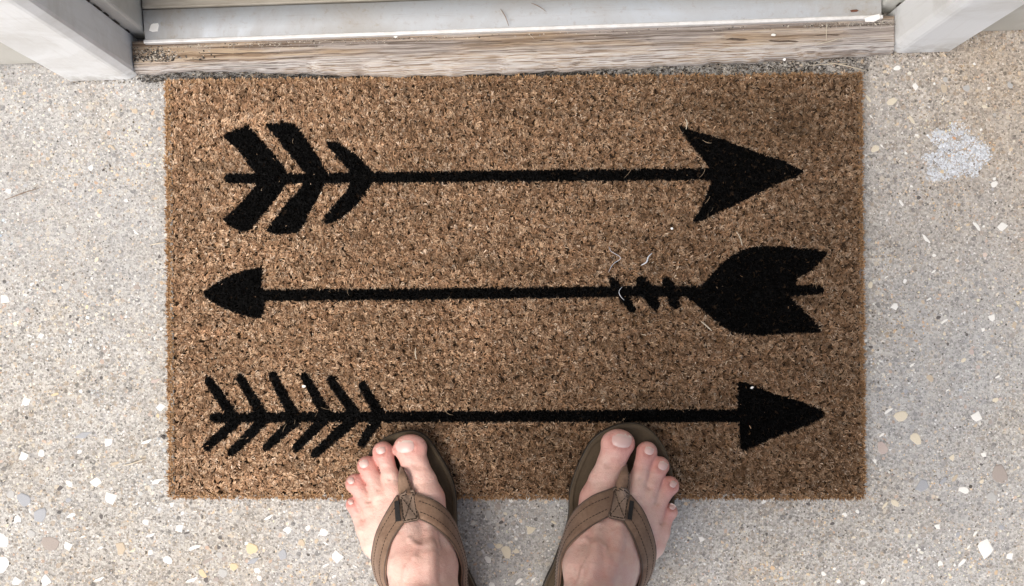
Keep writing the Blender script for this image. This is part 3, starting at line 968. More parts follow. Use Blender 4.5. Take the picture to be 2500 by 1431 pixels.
# top arrow: two broad chevrons, one slim, long shaft, swallow-tail head
ARROWS[0].append(zpoly(480, 250, 4.088, [(270, 330), (300, 310), (510, 220), (530, 250), (640, 370), (760, 500), (890, 670), (900, 750), (870, 850), (790, 960), (640, 1150), (520, 1285), (440, 1280), (330, 1230), (275, 1170), (280, 1150), (400, 1050), (500, 940), (600, 820), (610, 750), (590, 700), (500, 590), (400, 450), (300, 370)]))
ARROWS[0].append(zpoly(480, 250, 4.088, [(695, 205), (930, 205), (990, 225), (1040, 290), (1130, 420), (1210, 540), (1300, 690), (1300, 750), (1280, 810), (1220, 920), (1130, 1090), (1050, 1250), (1010, 1300), (780, 1310), (705, 1280), (720, 1240), (850, 1080), (900, 1000), (1000, 900), (1070, 810), (1080, 750), (1070, 690), (1000, 600), (920, 500), (860, 430), (830, 370), (700, 240)]))
ARROWS[0].append(zpoly(480, 250, 4.088, [(1300, 400), (1330, 385), (1420, 400), (1500, 460), (1590, 520), (1700, 630), (1770, 700), (1770, 760), (1740, 800), (1680, 910), (1600, 1010), (1500, 1110), (1380, 1190), (1290, 1210), (1265, 1180), (1290, 1120), (1400, 990), (1500, 880), (1540, 800), (1540, 740), (1530, 690), (1450, 590), (1360, 480), (1310, 440)]))
ARROWS[0].append([(550, 428), (560, 423), (720, 424), (1200, 417), (1760, 412), (1760, 438), (1200, 442), (720, 446), (560, 446), (550, 440)])
ARROWS[0].append(zpoly(1600, 270, 4.337, [(255, 180), (300, 170), (400, 215), (700, 310), (1000, 420), (1370, 545), (1500, 615), (1560, 635), (1560, 655), (1500, 690), (1300, 770), (1000, 915), (700, 1060), (500, 1160), (410, 1175), (400, 1165), (470, 1070), (550, 880), (600, 740), (600, 660), (570, 600), (490, 490), (400, 380), (310, 270)]))
# middle arrow: small head at the left, three slanting ticks, broad split tail
ARROWS[1].append(zpoly(450, 600, 5.0, [(240, 570), (380, 460), (560, 370), (740, 300), (930, 265), (965, 310), (945, 400), (935, 520), (1000, 545), (1000, 670), (975, 710), (970, 800), (940, 875), (880, 880), (700, 840), (500, 760), (340, 680), (260, 620)]))
ARROWS[1].append([(640, 708), (1000, 706), (1420, 701), (1720, 699), (1720, 722), (1420, 725), (1000, 731), (640, 734)])
z3 = lambda pts: zpoly(1420, 570, 3.571, pts)
ARROWS[1].append(z3([(265, 378), (300, 400), (340, 460), (420, 570), (470, 650), (468, 690), (420, 685), (380, 630), (320, 550), (250, 450), (245, 410)]))
ARROWS[1].append(z3([(480, 390), (520, 370), (570, 400), (620, 470), (670, 560), (680, 620), (650, 680), (590, 630), (540, 550), (480, 450)]))
ARROWS[1].append(z3([(710, 400), (745, 380), (800, 430), (830, 520), (855, 610), (845, 650), (800, 660), (770, 620), (740, 540), (700, 460)]))
ARROWS[1].append(z3([(1030, 470), (1100, 400), (1200, 290), (1300, 200), (1420, 140), (1560, 115), (1750, 120), (1950, 135), (2130, 165), (2130, 190), (2050, 270), (1960, 350), (1870, 390), (1865, 455), (2080, 455), (2110, 480), (2105, 510), (2070, 525), (1830, 545), (1810, 560), (1880, 620), (2000, 740), (2090, 840), (2080, 860), (1800, 870), (1550, 885), (1430, 880), (1300, 850), (1200, 790), (1100, 700), (1000, 610), (920, 555)]))
# bottom arrow: six pairs of slim barbs, plain triangular head
z5 = lambda u, v: (450 + u / 3.765, 870 + v / 3.765)
for a, b in [((225, 220), (440, 530)), ((515, 195), (720, 540)), ((815, 178), (1010, 540)), ((1112, 190), (1310, 540)), ((1347, 217), (1580, 540)), ((1642, 272), (1800, 540)),
             ((215, 830), (490, 580)), ((437, 878), (730, 590)), ((762, 828), (1030, 585)), ((1037, 833), (1290, 570)), ((1205, 893), (1550, 585)), ((1637, 800), (1780, 570))]:
    ARROWS[2].append(capsule_poly(z5(*a), z5(*b), 9.8, 13.0))
ARROWS[2].append([(514, 1013), (522, 1008), (700, 1007), (1200, 1005), (1830, 1001), (1830, 1030), (1200, 1029), (700, 1030), (522, 1030), (514, 1025)])
ARROWS[2].append(zpoly(1700, 900, 2.694, [(280, 90), (330, 95), (500, 165), (700, 225), (830, 280), (850, 300), (830, 325), (700, 385), (500, 460), (330, 535), (295, 535), (285, 360), (275, 280)]))


def ribbons(root, d1, d2, w, wdir):
    """blunt three-ring blades: root -> bend -> tip"""
    n = len(root)
    p1 = root + d1; p2 = p1 + d2
    V = np.empty((n, 6, 3))
    V[:, 0] = root - wdir * (w * 0.5)[:, None]; V[:, 1] = root + wdir * (w * 0.5)[:, None]
    V[:, 2] = p1 - wdir * (w * 0.55)[:, None]; V[:, 3] = p1 + wdir * (w * 0.55)[:, None]
    V[:, 4] = p2 - wdir * (w * 0.40)[:, None]; V[:, 5] = p2 + wdir * (w * 0.40)[:, None]
    i = np.arange(n)[:, None] * 6
    Q = np.concatenate([i + np.array([[0, 1, 3, 2]]), i + np.array([[2, 3, 5, 4]])], 0)
    return V.reshape(-1, 3), Q


def in_arrow(a, px, py, grow=1.2):
    ins = np.zeros(px.shape, bool)
    for poly in ARROWS[a]:
        q = np.array(poly)
        near = np.where((px > q[:, 0].min() - 4) & (px < q[:, 0].max() + 4) & (py > q[:, 1].min() - 4) & (py < q[:, 1].max() + 4) & ~ins)[0]
        if not len(near): continue
        hit = np.zeros(len(near), bool)
        for dx, dy in ((0, 0), (grow, 0), (-grow, 0), (0, grow), (0, -grow)):
            hit |= inside(poly, px[near] + dx, py[near] + dy)
        ins[near[hit]] = True
    return ins


def build_pile():
    nx, ny = 266, 160
    S, T = np.meshgrid((np.arange(nx) + .5) / nx, (np.arange(ny) + .5) / ny)
    ROW = np.repeat(np.arange(ny), nx)
    S = (S + rng.normal(0, 0.30, S.shape) / nx).ravel(); T = (T + rng.normal(0, 0.17, T.shape) / ny).ravel()
    # a dense bound rim
    pe = 420
    e1 = rng.random(pe); e2 = rng.random(pe) ** 1.5 * 0.006
    S = np.concatenate([S, e1, e1, -0.0025 + e2, 1.001 - e2]); T = np.concatenate([T, -0.0005 + e2 * 1.6, 0.9975 - e2 * 1.6, e1, e1])
    ROW = np.concatenate([ROW, np.zeros(4 * pe, int)])
    S = S * 1.0045 - 0.0035; T = T * 1.004 - 0.003
    S = np.clip(S, -0.0025, 1.0); T = np.clip(T, -0.001, 0.9975)
    ex = np.minimum(S + .0025, 1 - S) * 0.762; ey = np.minimum(T + .001, 1 - T) * 0.46
    k = ~((ex < 0.003) & (ey < 0.003) & ((0.003 - ex) ** 2 + (0.003 - ey) ** 2 > 0.003 ** 2))
    S, T, ROW = S[k], T[k], ROW[k]
    n = len(S)
    drift = (0.52 - S + 0.10 * np.sin(T * 5 + 1))[:, None]
    lean = rng.normal(0, 1, (n, 2)) * 0.40 + np.array([0.95, 0.65]) * drift + np.array([0.0, 0.05])
    lean[:, 0] += 0.18 * np.sin(S * 9 + 2 * T)
    lean[:, 1] += 0.18 * np.cos(T * 7 + 3 * S)
    edge = np.minimum(np.minimum(S, 1 - S) * 0.762, np.minimum(T, 1 - T) * 0.46)
    near = edge < 0.0022 + 0.0012 * rng.random(n)
    lean[near] *= 0.5
    low = near * 0.0012
    hgt = rng.normal(0, 0.0009, n)
    base = np.array([0.415, 0.268, 0.165])
    alt = np.array([[0.585, 0.420, 0.285], [0.28, 0.168, 0.102], [0.435, 0.268, 0.162], [0.15, 0.092, 0.058], [0.72, 0.575, 0.44]])
    ai = rng.choice(5, n, p=[0.32, 0.24, 0.23, 0.16, 0.05])
    # worn and dirty zones drift over the mat
    zone = np.sin(S * 11 + 1.7 * np.sin(T * 6)) * np.sin(T * 9 + 2.2 * np.cos(S * 7))
    tc = (0.22 * base + 0.78 * alt[ai]) * (1 + 0.10 * zone)[:, None]
    # left-to-right shading and soiling painted into the pile colour, darker on the right
    soil_shade = 1 / (1 + np.exp(-(S - 0.56 + 0.10 * np.sin(T * 6 + 1) + 0.05 * np.sin(S * 23 + T * 17)) * 5.5))
    tc *= (1.02 - 0.34 * soil_shade)[:, None] * (1 + 0.15 * np.cos(ROW * 2.6) + 0.05 * np.sin(ROW * 0.63))[:, None]
    # streaks along the weave and blotches of wear
    for q in range(260):
        s0, t0 = rng.random(2); ls, lt = rng.uniform(0.015, 0.06), rng.uniform(0.004, 0.012)
        wq = np.exp(-((S - s0) / ls) ** 2 - ((T - t0) / lt) ** 2)
        tc *= (1 + rng.normal(0.0, 0.19) * wq)[:, None]
        hgt = hgt + rng.normal(0, 0.0006) * wq
    for q in range(40):
        s0, t0 = rng.random(2); ls, lt = rng.uniform(0.03, 0.09), rng.uniform(0.03, 0.09)
        wq = np.exp(-((S - s0) / ls) ** 2 - ((T - t0) / lt) ** 2)
        tc *= (1 + rng.normal(0, 0.10) * wq)[:, None]
    FB = 12
    Vs, Qs, Cs = [[], [], [], []], [[], [], [], []], [[], [], [], []]
    cnt = [0, 0, 0, 0]
    x_lo, x_hi = min(MC[0].x, MC[3].x), max(MC[1].x, MC[2].x)
    for f in range(FB):
        m = n
        sel = np.arange(n)
        xy = mat_xy(S, T) + rng.normal(0, 0.00062, (m, 2))
        L = rng.uniform(0.0078, 0.0100, m) + hgt - low
        ln = lean + rng.normal(0, 0.26, (m, 2))
        root = np.concatenate([xy, np.full((m, 1), 0.0045)], 1)
        d1 = np.concatenate([ln * 0.40, np.ones((m, 1))], 1)
        d1 /= np.linalg.norm(d1, axis=1)[:, None]
        d2 = np.concatenate([ln * 1.25 + rng.normal(0, 0.40, (m, 2)), np.full((m, 1), 0.75)], 1)
        d2[near, :2] *= 0.8
        d2 /= np.linalg.norm(d2, axis=1)[:, None]
        d1 *= (L * 0.60)[:, None]; d2 *= (L * 0.42)[:, None]
        th = rng.uniform(0, 6.283, m)
        wr = np.stack([np.cos(th), np.sin(th), rng.normal(0, 0.25, m)], 1)
        side = np.cross(d2, np.array([0, 0, 1.0])); sl = np.linalg.norm(side, axis=1)[:, None] + 1e-9
        wdir = 0.75 * side / sl + 0.5 * wr
        wdir /= np.linalg.norm(wdir, axis=1)[:, None]
        w = rng.uniform(0.0005, 0.00115, m)
        p1 = root + d1; p2 = p1 + d2
        px1, py1 = to_px(p1[:, 0], p1[:, 1], p1[:, 2])
        px2, py2 = to_px(p2[:, 0], p2[:, 1], p2[:, 2])
        gx, gy = 0.4 * px1 + 0.6 * px2, 0.4 * py1 + 0.6 * py2
        which = np.zeros(m, int)
        b1 = np.zeros(m, bool); b2 = np.zeros(m, bool)
        for a in range(3):
            which[in_arrow(a, gx, gy)] = a + 1
            b1 |= in_arrow(a, px1, py1); b2 |= in_arrow(a, px2, py2)
        if f >= 8:                                        # ink mats the painted tufts together
            which[which == 0] = -1
        bl = rng.uniform(0.72, 1.25, m)[:, None]
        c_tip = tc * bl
        fleck = rng.random(m) < 0.006
        c_tip[fleck] = np.array([0.74, 0.64, 0.50])
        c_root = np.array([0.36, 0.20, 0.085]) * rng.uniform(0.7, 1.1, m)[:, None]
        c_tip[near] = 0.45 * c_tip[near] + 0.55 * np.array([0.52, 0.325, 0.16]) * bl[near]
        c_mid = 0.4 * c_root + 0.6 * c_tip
        bare = rng.random(m) < 0.0010
        ink = np.array([0.0032, 0.0031, 0.0031]) * (rng.uniform(0.4, 2.2, m)[:, None] ** 1.4)
        c_mid[b1 & ~bare] = ink[b1 & ~bare]
        c_tip[b2 & ~bare] = ink[b2 & ~bare]
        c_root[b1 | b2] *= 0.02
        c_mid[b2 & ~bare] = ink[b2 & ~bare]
        for a in range(4):
            q = which == a
            if not q.any(): continue
            V, Q = ribbons(root[q], d1[q], d2[q], w[q], wdir[q])
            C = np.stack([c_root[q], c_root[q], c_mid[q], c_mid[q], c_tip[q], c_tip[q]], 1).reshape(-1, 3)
            Vs[a].append(V); Qs[a].append(Q + cnt[a]); Cs[a].append(C)
            cnt[a] += len(V)
    lab = ['', 'top black arrow with broad chevron fletching pointing right', 'middle black arrow with split tail and ticks pointing left', 'bottom black arrow with six pairs of slim barbs pointing right']
    off = np.array([mat_c.x, mat_c.y, 0])
    for a in range(4):
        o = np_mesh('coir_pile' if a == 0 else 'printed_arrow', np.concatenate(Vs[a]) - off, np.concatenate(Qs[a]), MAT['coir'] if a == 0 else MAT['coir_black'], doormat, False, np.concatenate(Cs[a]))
        o['kind'] = 'stuff'
        if a:
            o['label'] = lab[a]
    return


build_pile()


def loose_fibres():
    Vs, Fs, Cs = [], [], []
    b = 0
    for i in range(260):
        s, t = random.uniform(0.01, 0.99), random.uniform(0.02, 0.98)
        x, y = mat_xy(np.array(s), np.array(t))
        qx, qy = to_px(np.array([x]), np.array([y]), np.array([MZ]))
        if any(in_arrow(a, qx, qy)[0] for a in range(3)) and random.random() < 0.85:
            continue
        th = random.uniform(0, 6.28); L = random.uniform(0.004, 0.017); cv = random.uniform(-130, 130)
        pts = []
        z0 = random.uniform(0.0125, 0.0145)
        for k in range(7):
            u = k / 6
            pts.append((x - mat_c.x, y - mat_c.y, z0 + 0.0018 * math.sin(math.pi * u)))
            x += math.cos(th) * L / 6; y += math.sin(th) * L / 6
            th += cv * L / 6
        V, F = tube(pts, random.uniform(0.00012, 0.00024), 3)
        g = random.uniform(0.45, 1.0)
        Vs += [tuple(v) for v in V]
        Fs += [tuple(q + b for q in f) for f in F if len(f) == 4]
        Cs += [(0.56 * g, 0.42 * g, 0.28 * g)] * len(V)
        b += len(V)
    o = np_mesh('loose_fibre', np.array(Vs), np.array(Fs), MAT['coir'], doormat, False, np.array(Cs))
    o['kind'] = 'stuff'


loose_fibres()


# ------------------------------------------------------------------ feet: signed-distance sculpting on a voxel grid
class Field:
    def __init__(self, lo, hi, h):
        self.lo = np.array(lo, float); self.h = h
        self.n = np.ceil((np.array(hi) - self.lo) / h).astype(int) + 1
        self.d = np.full(self.n, 0.05, np.float32)

    def sub(self, lo, hi):
        a = np.clip(np.floor((np.array(lo) - self.lo) / self.h).astype(int), 0, self.n)
        b = np.clip(np.ceil((np.array(hi) - self.lo) / self.h).astype(int) + 1, 0, self.n)
        if (b <= a).any(): return None, None
        g = [self.lo[i] + self.h * np.arange(a[i], b[i], dtype=np.float32) for i in range(3)]
        sl = tuple(slice(a[i], b[i]) for i in range(3))
        return sl, (g[0][:, None, None], g[1][None, :, None], g[2][None, None, :])

    def cone(self, a, b, ra, rb, k=0.004, sz=1.0, op='add'):
        """capsule of changing radius, flattened in z by sz"""
        a = np.array(a, float); b = np.array(b, float)
        m = max(ra, rb) + k + 0.004
        sl, g = self.sub(np.minimum(a, b) - m, np.maximum(a, b) + m)
        if sl is None: return
        ab = (b - a) * np.array([1, 1, sz])
        X, Y, Z = g[0] - a[0], g[1] - a[1], (g[2] - a[2]) * sz
        t = np.clip((X * ab[0] + Y * ab[1] + Z * ab[2]) / max((ab * ab).sum(), 1e-12), 0, 1)
        d = np.sqrt((X - t * ab[0]) ** 2 + (Y - t * ab[1]) ** 2 + (Z - t * ab[2]) ** 2) - (ra + t * (rb - ra))
        self.blend(sl, d.astype(np.float32), k, op)

    def blend(self, sl, d, k, op='add'):
        o = self.d[sl]
        if op == 'add':
            h = np.clip(k - np.abs(o - d), 0, None) / k
            self.d[sl] = np.minimum(o, d) - h * h * k * 0.25
        else:
            h = np.clip(k - np.abs(o + d), 0, None) / k
            self.d[sl] = np.maximum(o, -d) + h * h * k * 0.25

    def union(self, other, k):
        self.blend((slice(None),) * 3, other.d, k)

    def top(self):
        """height of the upper surface over each column, nan where there is none"""
        ins = self.d < 0
        anyc = ins.any(2)
        kk = self.n[2] - 1 - np.argmax(ins[:, :, ::-1], 2)
        kk = np.clip(kk, 0, self.n[2] - 2)
        i, j = np.indices(kk.shape)
        d0 = self.d[i, j, kk]; d1 = self.d[i, j, kk + 1]
        z = self.lo[2] + self.h * (kk + np.clip(d0 / (d0 - d1 - 1e-9), 0, 1))
        return np.where(anyc, z, np.nan)


def surface_nets(f):
    d = f.d
    n = np.array(d.shape)
    ins = d < 0
    cnt = np.zeros(n - 1, np.int8)
    for dx in (0, 1):
        for dy in (0, 1):
            for dz in (0, 1):
                cnt += ins[dx:n[0] - 1 + dx, dy:n[1] - 1 + dy, dz:n[2] - 1 + dz]
    act = (cnt > 0) & (cnt < 8)
    ci = np.argwhere(act)
    idx = np.full(n - 1, -1, np.int64)
    idx[act] = np.arange(len(ci))
    acc = np.zeros((len(ci), 3)); num = np.zeros(len(ci))
    corners = [(0, 0, 0), (1, 0, 0), (0, 1, 0), (1, 1, 0), (0, 0, 1), (1, 0, 1), (0, 1, 1), (1, 1, 1)]
    vals = [d[ci[:, 0] + c[0], ci[:, 1] + c[1], ci[:, 2] + c[2]] for c in corners]
    for a in range(8):
        for ax in range(3):
            if corners[a][ax] == 0:
                b = a | (1 << ax)
                va, vb = vals[a], vals[b]
                x = (va < 0) != (vb < 0)
                t = np.where(x, va / np.where(x, va - vb, 1), 0)
                p = np.array(corners[a], float)[None, :].repeat(len(ci), 0)
                p[:, ax] += t
                acc[x] += p[x]; num[x] += 1
    V = f.lo + f.h * (ci + acc / num[:, None])
    Qs = []
    for ax in range(3):
        o1, o2 = [(1, 2), (2, 0), (0, 1)][ax]
        s0 = [slice(None)] * 3; s1 = [slice(None)] * 3
        s0[ax] = slice(0, n[ax] - 1); s1[ax] = slice(1, n[ax])
        ch = ins[tuple(s0)] != ins[tuple(s1)]
        e = np.argwhere(ch)
        e = e[(e[:, o1] > 0) & (e[:, o2] > 0) & (e[:, o1] < n[o1] - 1) & (e[:, o2] < n[o2] - 1)]
        flip = ins[tuple(e.T)]
        def g(da, db):
            q = e.copy(); q[:, o1] -= da; q[:, o2] -= db
            return idx[tuple(q.T)]
        q = np.stack([g(1, 1), g(0, 1), g(0, 0), g(1, 0)], 1)
        q[~flip] = q[~flip][:, ::-1]
        Qs.append(q)
    return V, np.concatenate(Qs)


def footbed_z(y):
    """rigid sandal: toe end on the mat, heel on the concrete"""
    t = (y + 0.39) / 0.27
    return 0.0215 + t * 0.0115


FEET = {
    'left': dict(o=(780, 1000), side=-1,
        big=[(736, 322, .0160, .0125), (772, 440, .0142, .0140), (838, 590, .0146, .0165), (872, 725, .0182, .0205)],
        toes=[[(516, 345, .0108, .0100), (548, 450, .0094, .0150), (575, 540, .0098, .0185), (608, 660, .0118, .0205), (660, 790, .0160, .0240)],
              [(388, 458, .0104, .0098), (432, 550, .0092, .0140), (462, 620, .0096, .0165), (505, 710, .0115, .0190), (580, 850, .0160, .0225)],
              [(292, 602, .0103, .0096), (340, 675, .0094, .0130), (375, 730, .0098, .0150), (430, 810, .0114, .0175), (510, 930, .0160, .0205)],
              [(278, 770, .0082, .0086), (312, 835, .0084, .0105), (345, 895, .0095, .0120), (390, 965, .0122, .0150), (462, 1080, .0155, .0185)]],
        mid=[(922, 1270, .0248, .047), (830, 1270, .0260, .0600), (752, 1270, .0255, .054), (718, 1270, .0215, .042), (692, 1330, .0180, .030)],
        ankle=(880, 1640), heel=(1030, 2010),
        nails=[(692, 300, 74, 50, -6), (497, 330, 37, 30, -16), (360, 440, 38, 33, -24), (254, 578, 27, 26, -30), (254, 752, 22, 20, -30)],
        knuck=[(790, 462), (560, 560), (470, 640), (395, 740), (350, 890)],
        tend=[(880, 960, 905, 1420)]),
    'right': dict(o=(1300, 1000), side=1,
        big=[(692, 285, .0168, .0125), (640, 430, .0146, .0140), (572, 580, .0150, .0165), (530, 725, .0186, .0205)],
        toes=[[(926, 345, .0108, .0100), (890, 450, .0094, .0150), (865, 540, .0098, .0185), (832, 660, .0118, .0205), (775, 790, .0160, .0240)],
              [(1030, 460, .0100, .0098), (985, 560, .0092, .0140), (962, 620, .0096, .0165), (920, 720, .0115, .0190), (850, 850, .0160, .0225)],
              [(1108, 620, .0102, .0096), (1062, 690, .0092, .0130), (1030, 740, .0096, .0150), (980, 820, .0114, .0175), (915, 930, .0160, .0205)],
              [(1108, 830, .0088, .0088), (1078, 880, .0086, .0105), (1055, 925, .0095, .0120), (1020, 990, .0122, .0150), (953, 1090, .0155, .0185)]],
        mid=[(450, 1270, .0255, .047), (555, 1270, .0260, .0600), (650, 1270, .0255, .054), (677, 1270, .0215, .042), (705, 1330, .0180, .030)],
        ankle=(515, 1640), heel=(370, 2010),
        nails=[(724, 250, 80, 58, 10), (946, 334, 38, 32, 16), (1058, 455, 38, 36, 24), (1140, 605, 27, 27, 30), (1134, 787, 28, 23, 32)],
        knuck=[(625, 455), (880, 560), (955, 635), (1010, 760), (1050, 920)],
        tend=[(530, 960, 480, 1420), (700, 960, 640, 1420)]),
}
S_FOOT = 3.3205
person = empty('person', (0.0, -0.32, 0.0))
tag(person, 'person in brown flip-flops with bare feet at the lower edge of the doormat', 'person')
body_V, body_Q, body_C, body_n = [], [], [], 0
HM = {}


def build_foot(key):
    global body_n
    D = FEET[key]
    ox, oy = D['o']

    def W(u, v, zo):
        p = P(ox + u / S_FOOT, oy + v / S_FOOT, 0.04)
        z = footbed_z(p.y) + zo
        q = P(ox + u / S_FOOT, oy + v / S_FOOT, z)
        return (q.x, q.y, z)
    h = 0.0014
    ank = W(*D['ankle'], 0.06); heel = W(*D['heel'], 0.03)
    cx = P(ox + 620 / S_FOOT, 1200, 0.05).x
    lo = (cx - 0.105, -0.41, 0.018); hi = (cx + 0.105, -0.095, 0.50)
    body = Field(lo, hi, h)
    toes = Field(lo, hi, h)
    # toes: each a short bent chain
    chains = [D['big']] + D['toes']
    for ti, ch in enumerate(chains):
        pts = [W(u, v, z) for u, v, r, z in ch]
        for i in range(len(pts) - 1):
            k = 0.0012 if i == 0 else 0.004
            toes.cone(pts[i], pts[i + 1], ch[i][2] * ((1.06 if i == 0 else 0.9 if i < 3 else 1) if ti else 1), ch[i + 1][2] * (0.9 if ti and i < 2 else 1), 0.0026 if i < 2 else 0.004, 1.32 if ti == 0 else 1.12)
    # broad squared tip of the big toe
    bt = D['big'][0]
    toes.cone(W(bt[0] - 44, bt[1] - 12, bt[3] - .0006), W(bt[0] + 44, bt[1] - 12, bt[3] - .0006), .0122, .0122, 0.003, 1.2)
    # metatarsals to midfoot
    heads = [D['big'][-1]] + [c[-1] for c in D['toes']]
    for hd, md in zip(heads, D['mid']):
        body.cone(W(hd[0], hd[1], hd[3]), W(md[0], md[1], md[3]), hd[2], md[2], 0.0065, 1.05)
    for a, b in zip(D['mid'][:-1], D['mid'][1:]):
        body.cone(W(a[0], a[1], a[3]), W(b[0], b[1], b[3]), a[2] * .93, b[2] * .93, 0.006)
    # sole pad, arch, heel, ankle, shank
    body.cone(W((heads[0][0] + heads[1][0]) / 2, heads[0][1] + 90, .012), W((heads[3][0] + heads[4][0]) / 2, heads[3][1] + 120, .012), .014, .014, 0.008)
    for md in D['mid']:
        body.cone(W(md[0], md[1], md[3] - .003), (ank[0], ank[1], ank[2]), md[2] * .97, 0.034, 0.006)
    body.cone(W(D['mid'][4][0], D['mid'][4][1], .02), (heel[0], heel[1], heel[2]), 0.0185, 0.030, 0.008)
    body.cone((heel[0], heel[1], heel[2]), (ank[0], ank[1] - .012, ank[2] + .01), 0.030, 0.031, 0.022)
    ctr = 0.012 * D['side']
    foot_only = Field(lo, hi, h)
    foot_only.d = body.d.copy()
    shin = (ank[0] - ctr * 0.2, ank[1] - 0.018, 0.24); calf = (ank[0] - ctr * 0.3, ank[1] - 0.030, 0.36); knee = (ank[0] - ctr * 0.3, ank[1] - 0.018, 0.52)
    body.cone((ank[0], ank[1] - .006, ank[2] + .012), shin, 0.034, 0.040, 0.022)
    body.cone(shin, calf, 0.040, 0.053, 0.02)
    body.cone(calf, knee, 0.053, 0.054, 0.02)
    for s in (-1, 1):                                     # ankle bones
        body.cone((ank[0] + s * 0.030, ank[1] - 0.006, ank[2] + .012), (ank[0] + s * 0.028, ank[1] - 0.006, ank[2] + .022), 0.011, 0.011, 0.014)
    body.union(toes, 0.0048)
    foot_only.union(toes, 0.0048)
    hm = foot_only.top()
    # tendons and veins as low ridges
    def surf(u, v, z=0.08):
        for _ in range(4):
            p = P(ox + u / S_FOOT, oy + v / S_FOOT, z)
            i = int(round((p.x - lo[0]) / h)); j = int(round((p.y - lo[1]) / h))
            i = min(max(i, 0), hm.shape[0] - 1); j = min(max(j, 0), hm.shape[1] - 1)
            if np.isnan(hm[i, j]): break
            z = hm[i, j]
        return p.x, p.y, z
    for (u0, v0, u1, v1) in D['tend']:
        pts = []
        for t in np.linspace(0, 1, 7):
            x, y, z = surf(u0 + (u1 - u0) * t + 8 * math.sin(5 * t), v0 + (v1 - v0) * t)
            pts.append((x, y, z - 0.0032))
        for a, b in zip(pts[:-1], pts[1:]):
            body.cone(a, b, 0.0042, 0.0044, 0.007)
    rr = random.Random(5 if key == 'left' else 9)
    sgn = -1 if key == 'left' else 1
    cu = 850 if key == 'left' else 560
    veins = ([(cu - 120, 1050), (cu - 60, 1110), (cu - 80, 1200), (cu - 150, 1300), (cu - 170, 1400)], [(cu + 20, 1120), (cu + 60, 1220), (cu + 50, 1330), (cu + 90, 1420)], [(cu - 60, 1110), (cu + 20, 1120)], [(cu + 90, 1000), (cu + 110, 1120), (cu + 60, 1220)])
    for line in veins:
        pts = []
        for u, v in line:
            x, y, z = surf(u, v)
            pts.append((x, y, z - 0.0011))
        for a, b in zip(pts[:-1], pts[1:]):
            body.cone(a, b, 0.0017, 0.0017, 0.0035)
    # creases over the toe knuckles
    for q, (u, v) in enumerate(D['knuck']):
        for c in ((-1, 0, 1) if q == 0 else (0,)):
            dv = c * (14 if q == 0 else 9)
            hw = 32 if q == 0 else 14
            sl = -0.25 * D['side'] * (q > 0)
            a = surf(u - hw, v + dv - hw * sl, 0.05); b = surf(u, v + dv + 4, 0.05); e = surf(u + hw, v + dv + hw * sl, 0.05)
            for s0, s1 in ((a, b), (b, e)):
                body.cone((s0[0], s0[1], s0[2] + 0.0006), (s1[0], s1[1], s1[2] + 0.0006), 0.0012, 0.0012, 0.0018, 1.0, 'cut')
    HM[key] = (hm, lo, h)
    for (u, v, hw, hl, deg) in D['nails']:
        a = math.radians(deg)
        prev = None
        for th in np.linspace(-0.35, math.pi + 0.35, 13):
            s0, t0 = math.cos(th) * 1.06, math.sin(th) * 1.08
            s0 = math.copysign(abs(s0) ** 0.72, s0); t0 = math.copysign(abs(t0) ** 0.8, t0)
            q0 = surf(u + s0 * hw * math.cos(a) - t0 * hl * math.sin(a), v + s0 * hw * math.sin(a) + t0 * hl * math.cos(a), 0.05)
            if prev is not None and abs(prev[2] - q0[2]) < 0.004:
                body.cone((prev[0], prev[1], prev[2] + .0003), (q0[0], q0[1], q0[2] + .0003), 0.0009, 0.0009, 0.0012, 1.0, 'cut')
            prev = q0
    V, Q = surface_nets(body)
    # natural colour: pale top, pink toes and pressure spots, browner knuckles
    C = np.tile(np.array([0.71, 0.50, 0.435]), (len(V), 1))

    def spot(p, r, col, amt):
        d = np.linalg.norm(V - np.array(p), axis=1)
        w = (np.exp(-(d / r) ** 2) * amt)[:, None]
        C[:] = C * (1 - w) + np.array(col) * w
    for ti, ch in enumerate(chains):
        p0 = W(ch[0][0], ch[0][1], ch[0][3]); p1 = W(ch[1][0], ch[1][1], ch[1][3])
        spot(p0, 0.023 if ti == 0 else 0.0165, (0.58, 0.235, 0.205), 0.92)
        if ti == 4:
            spot(p1, 0.018, (0.62, 0.28, 0.25), 0.7)
        b = W(ch[-2][0], ch[-2][1], ch[-2][3] + .01)
        spot(b, 0.014, (0.64, 0.42, 0.34), 0.3)
    for q, (u, v) in enumerate(D['knuck']):
        x, y, z = surf(u, v, 0.05)
        spot((x, y, z), 0.013 if q == 0 else 0.010, (0.58, 0.37, 0.295), 0.30)
    for (u, v, hw, hl, deg) in D['nails']:
        a = math.radians(deg)
        for th in np.linspace(-0.3, math.pi + 0.3, 9):
            x, y, z = surf(u + 1.22 * math.cos(th) * hw * math.cos(a) - 1.25 * math.sin(th) * hl * math.sin(a), v + 1.22 * math.cos(th) * hw * math.sin(a) + 1.25 * math.sin(th) * hl * math.cos(a), 0.05)
            spot((x, y, z), 0.0030, (0.44, 0.175, 0.145), 0.6)
    for q, (u, v) in enumerate(D['knuck']):
        for c in ((-1, 0, 1) if q == 0 else (0,)):
            for e in np.linspace(-1, 1, 7):
                hw = 36 if q == 0 else 20
                x, y, z = surf(u + e * hw, v + c * (14 if q == 0 else 12) + 4 - 4 * e * e, 0.05)
                spot((x, y, z), 0.0016, (0.40, 0.22, 0.17), 0.22 if q == 0 else 0.14)
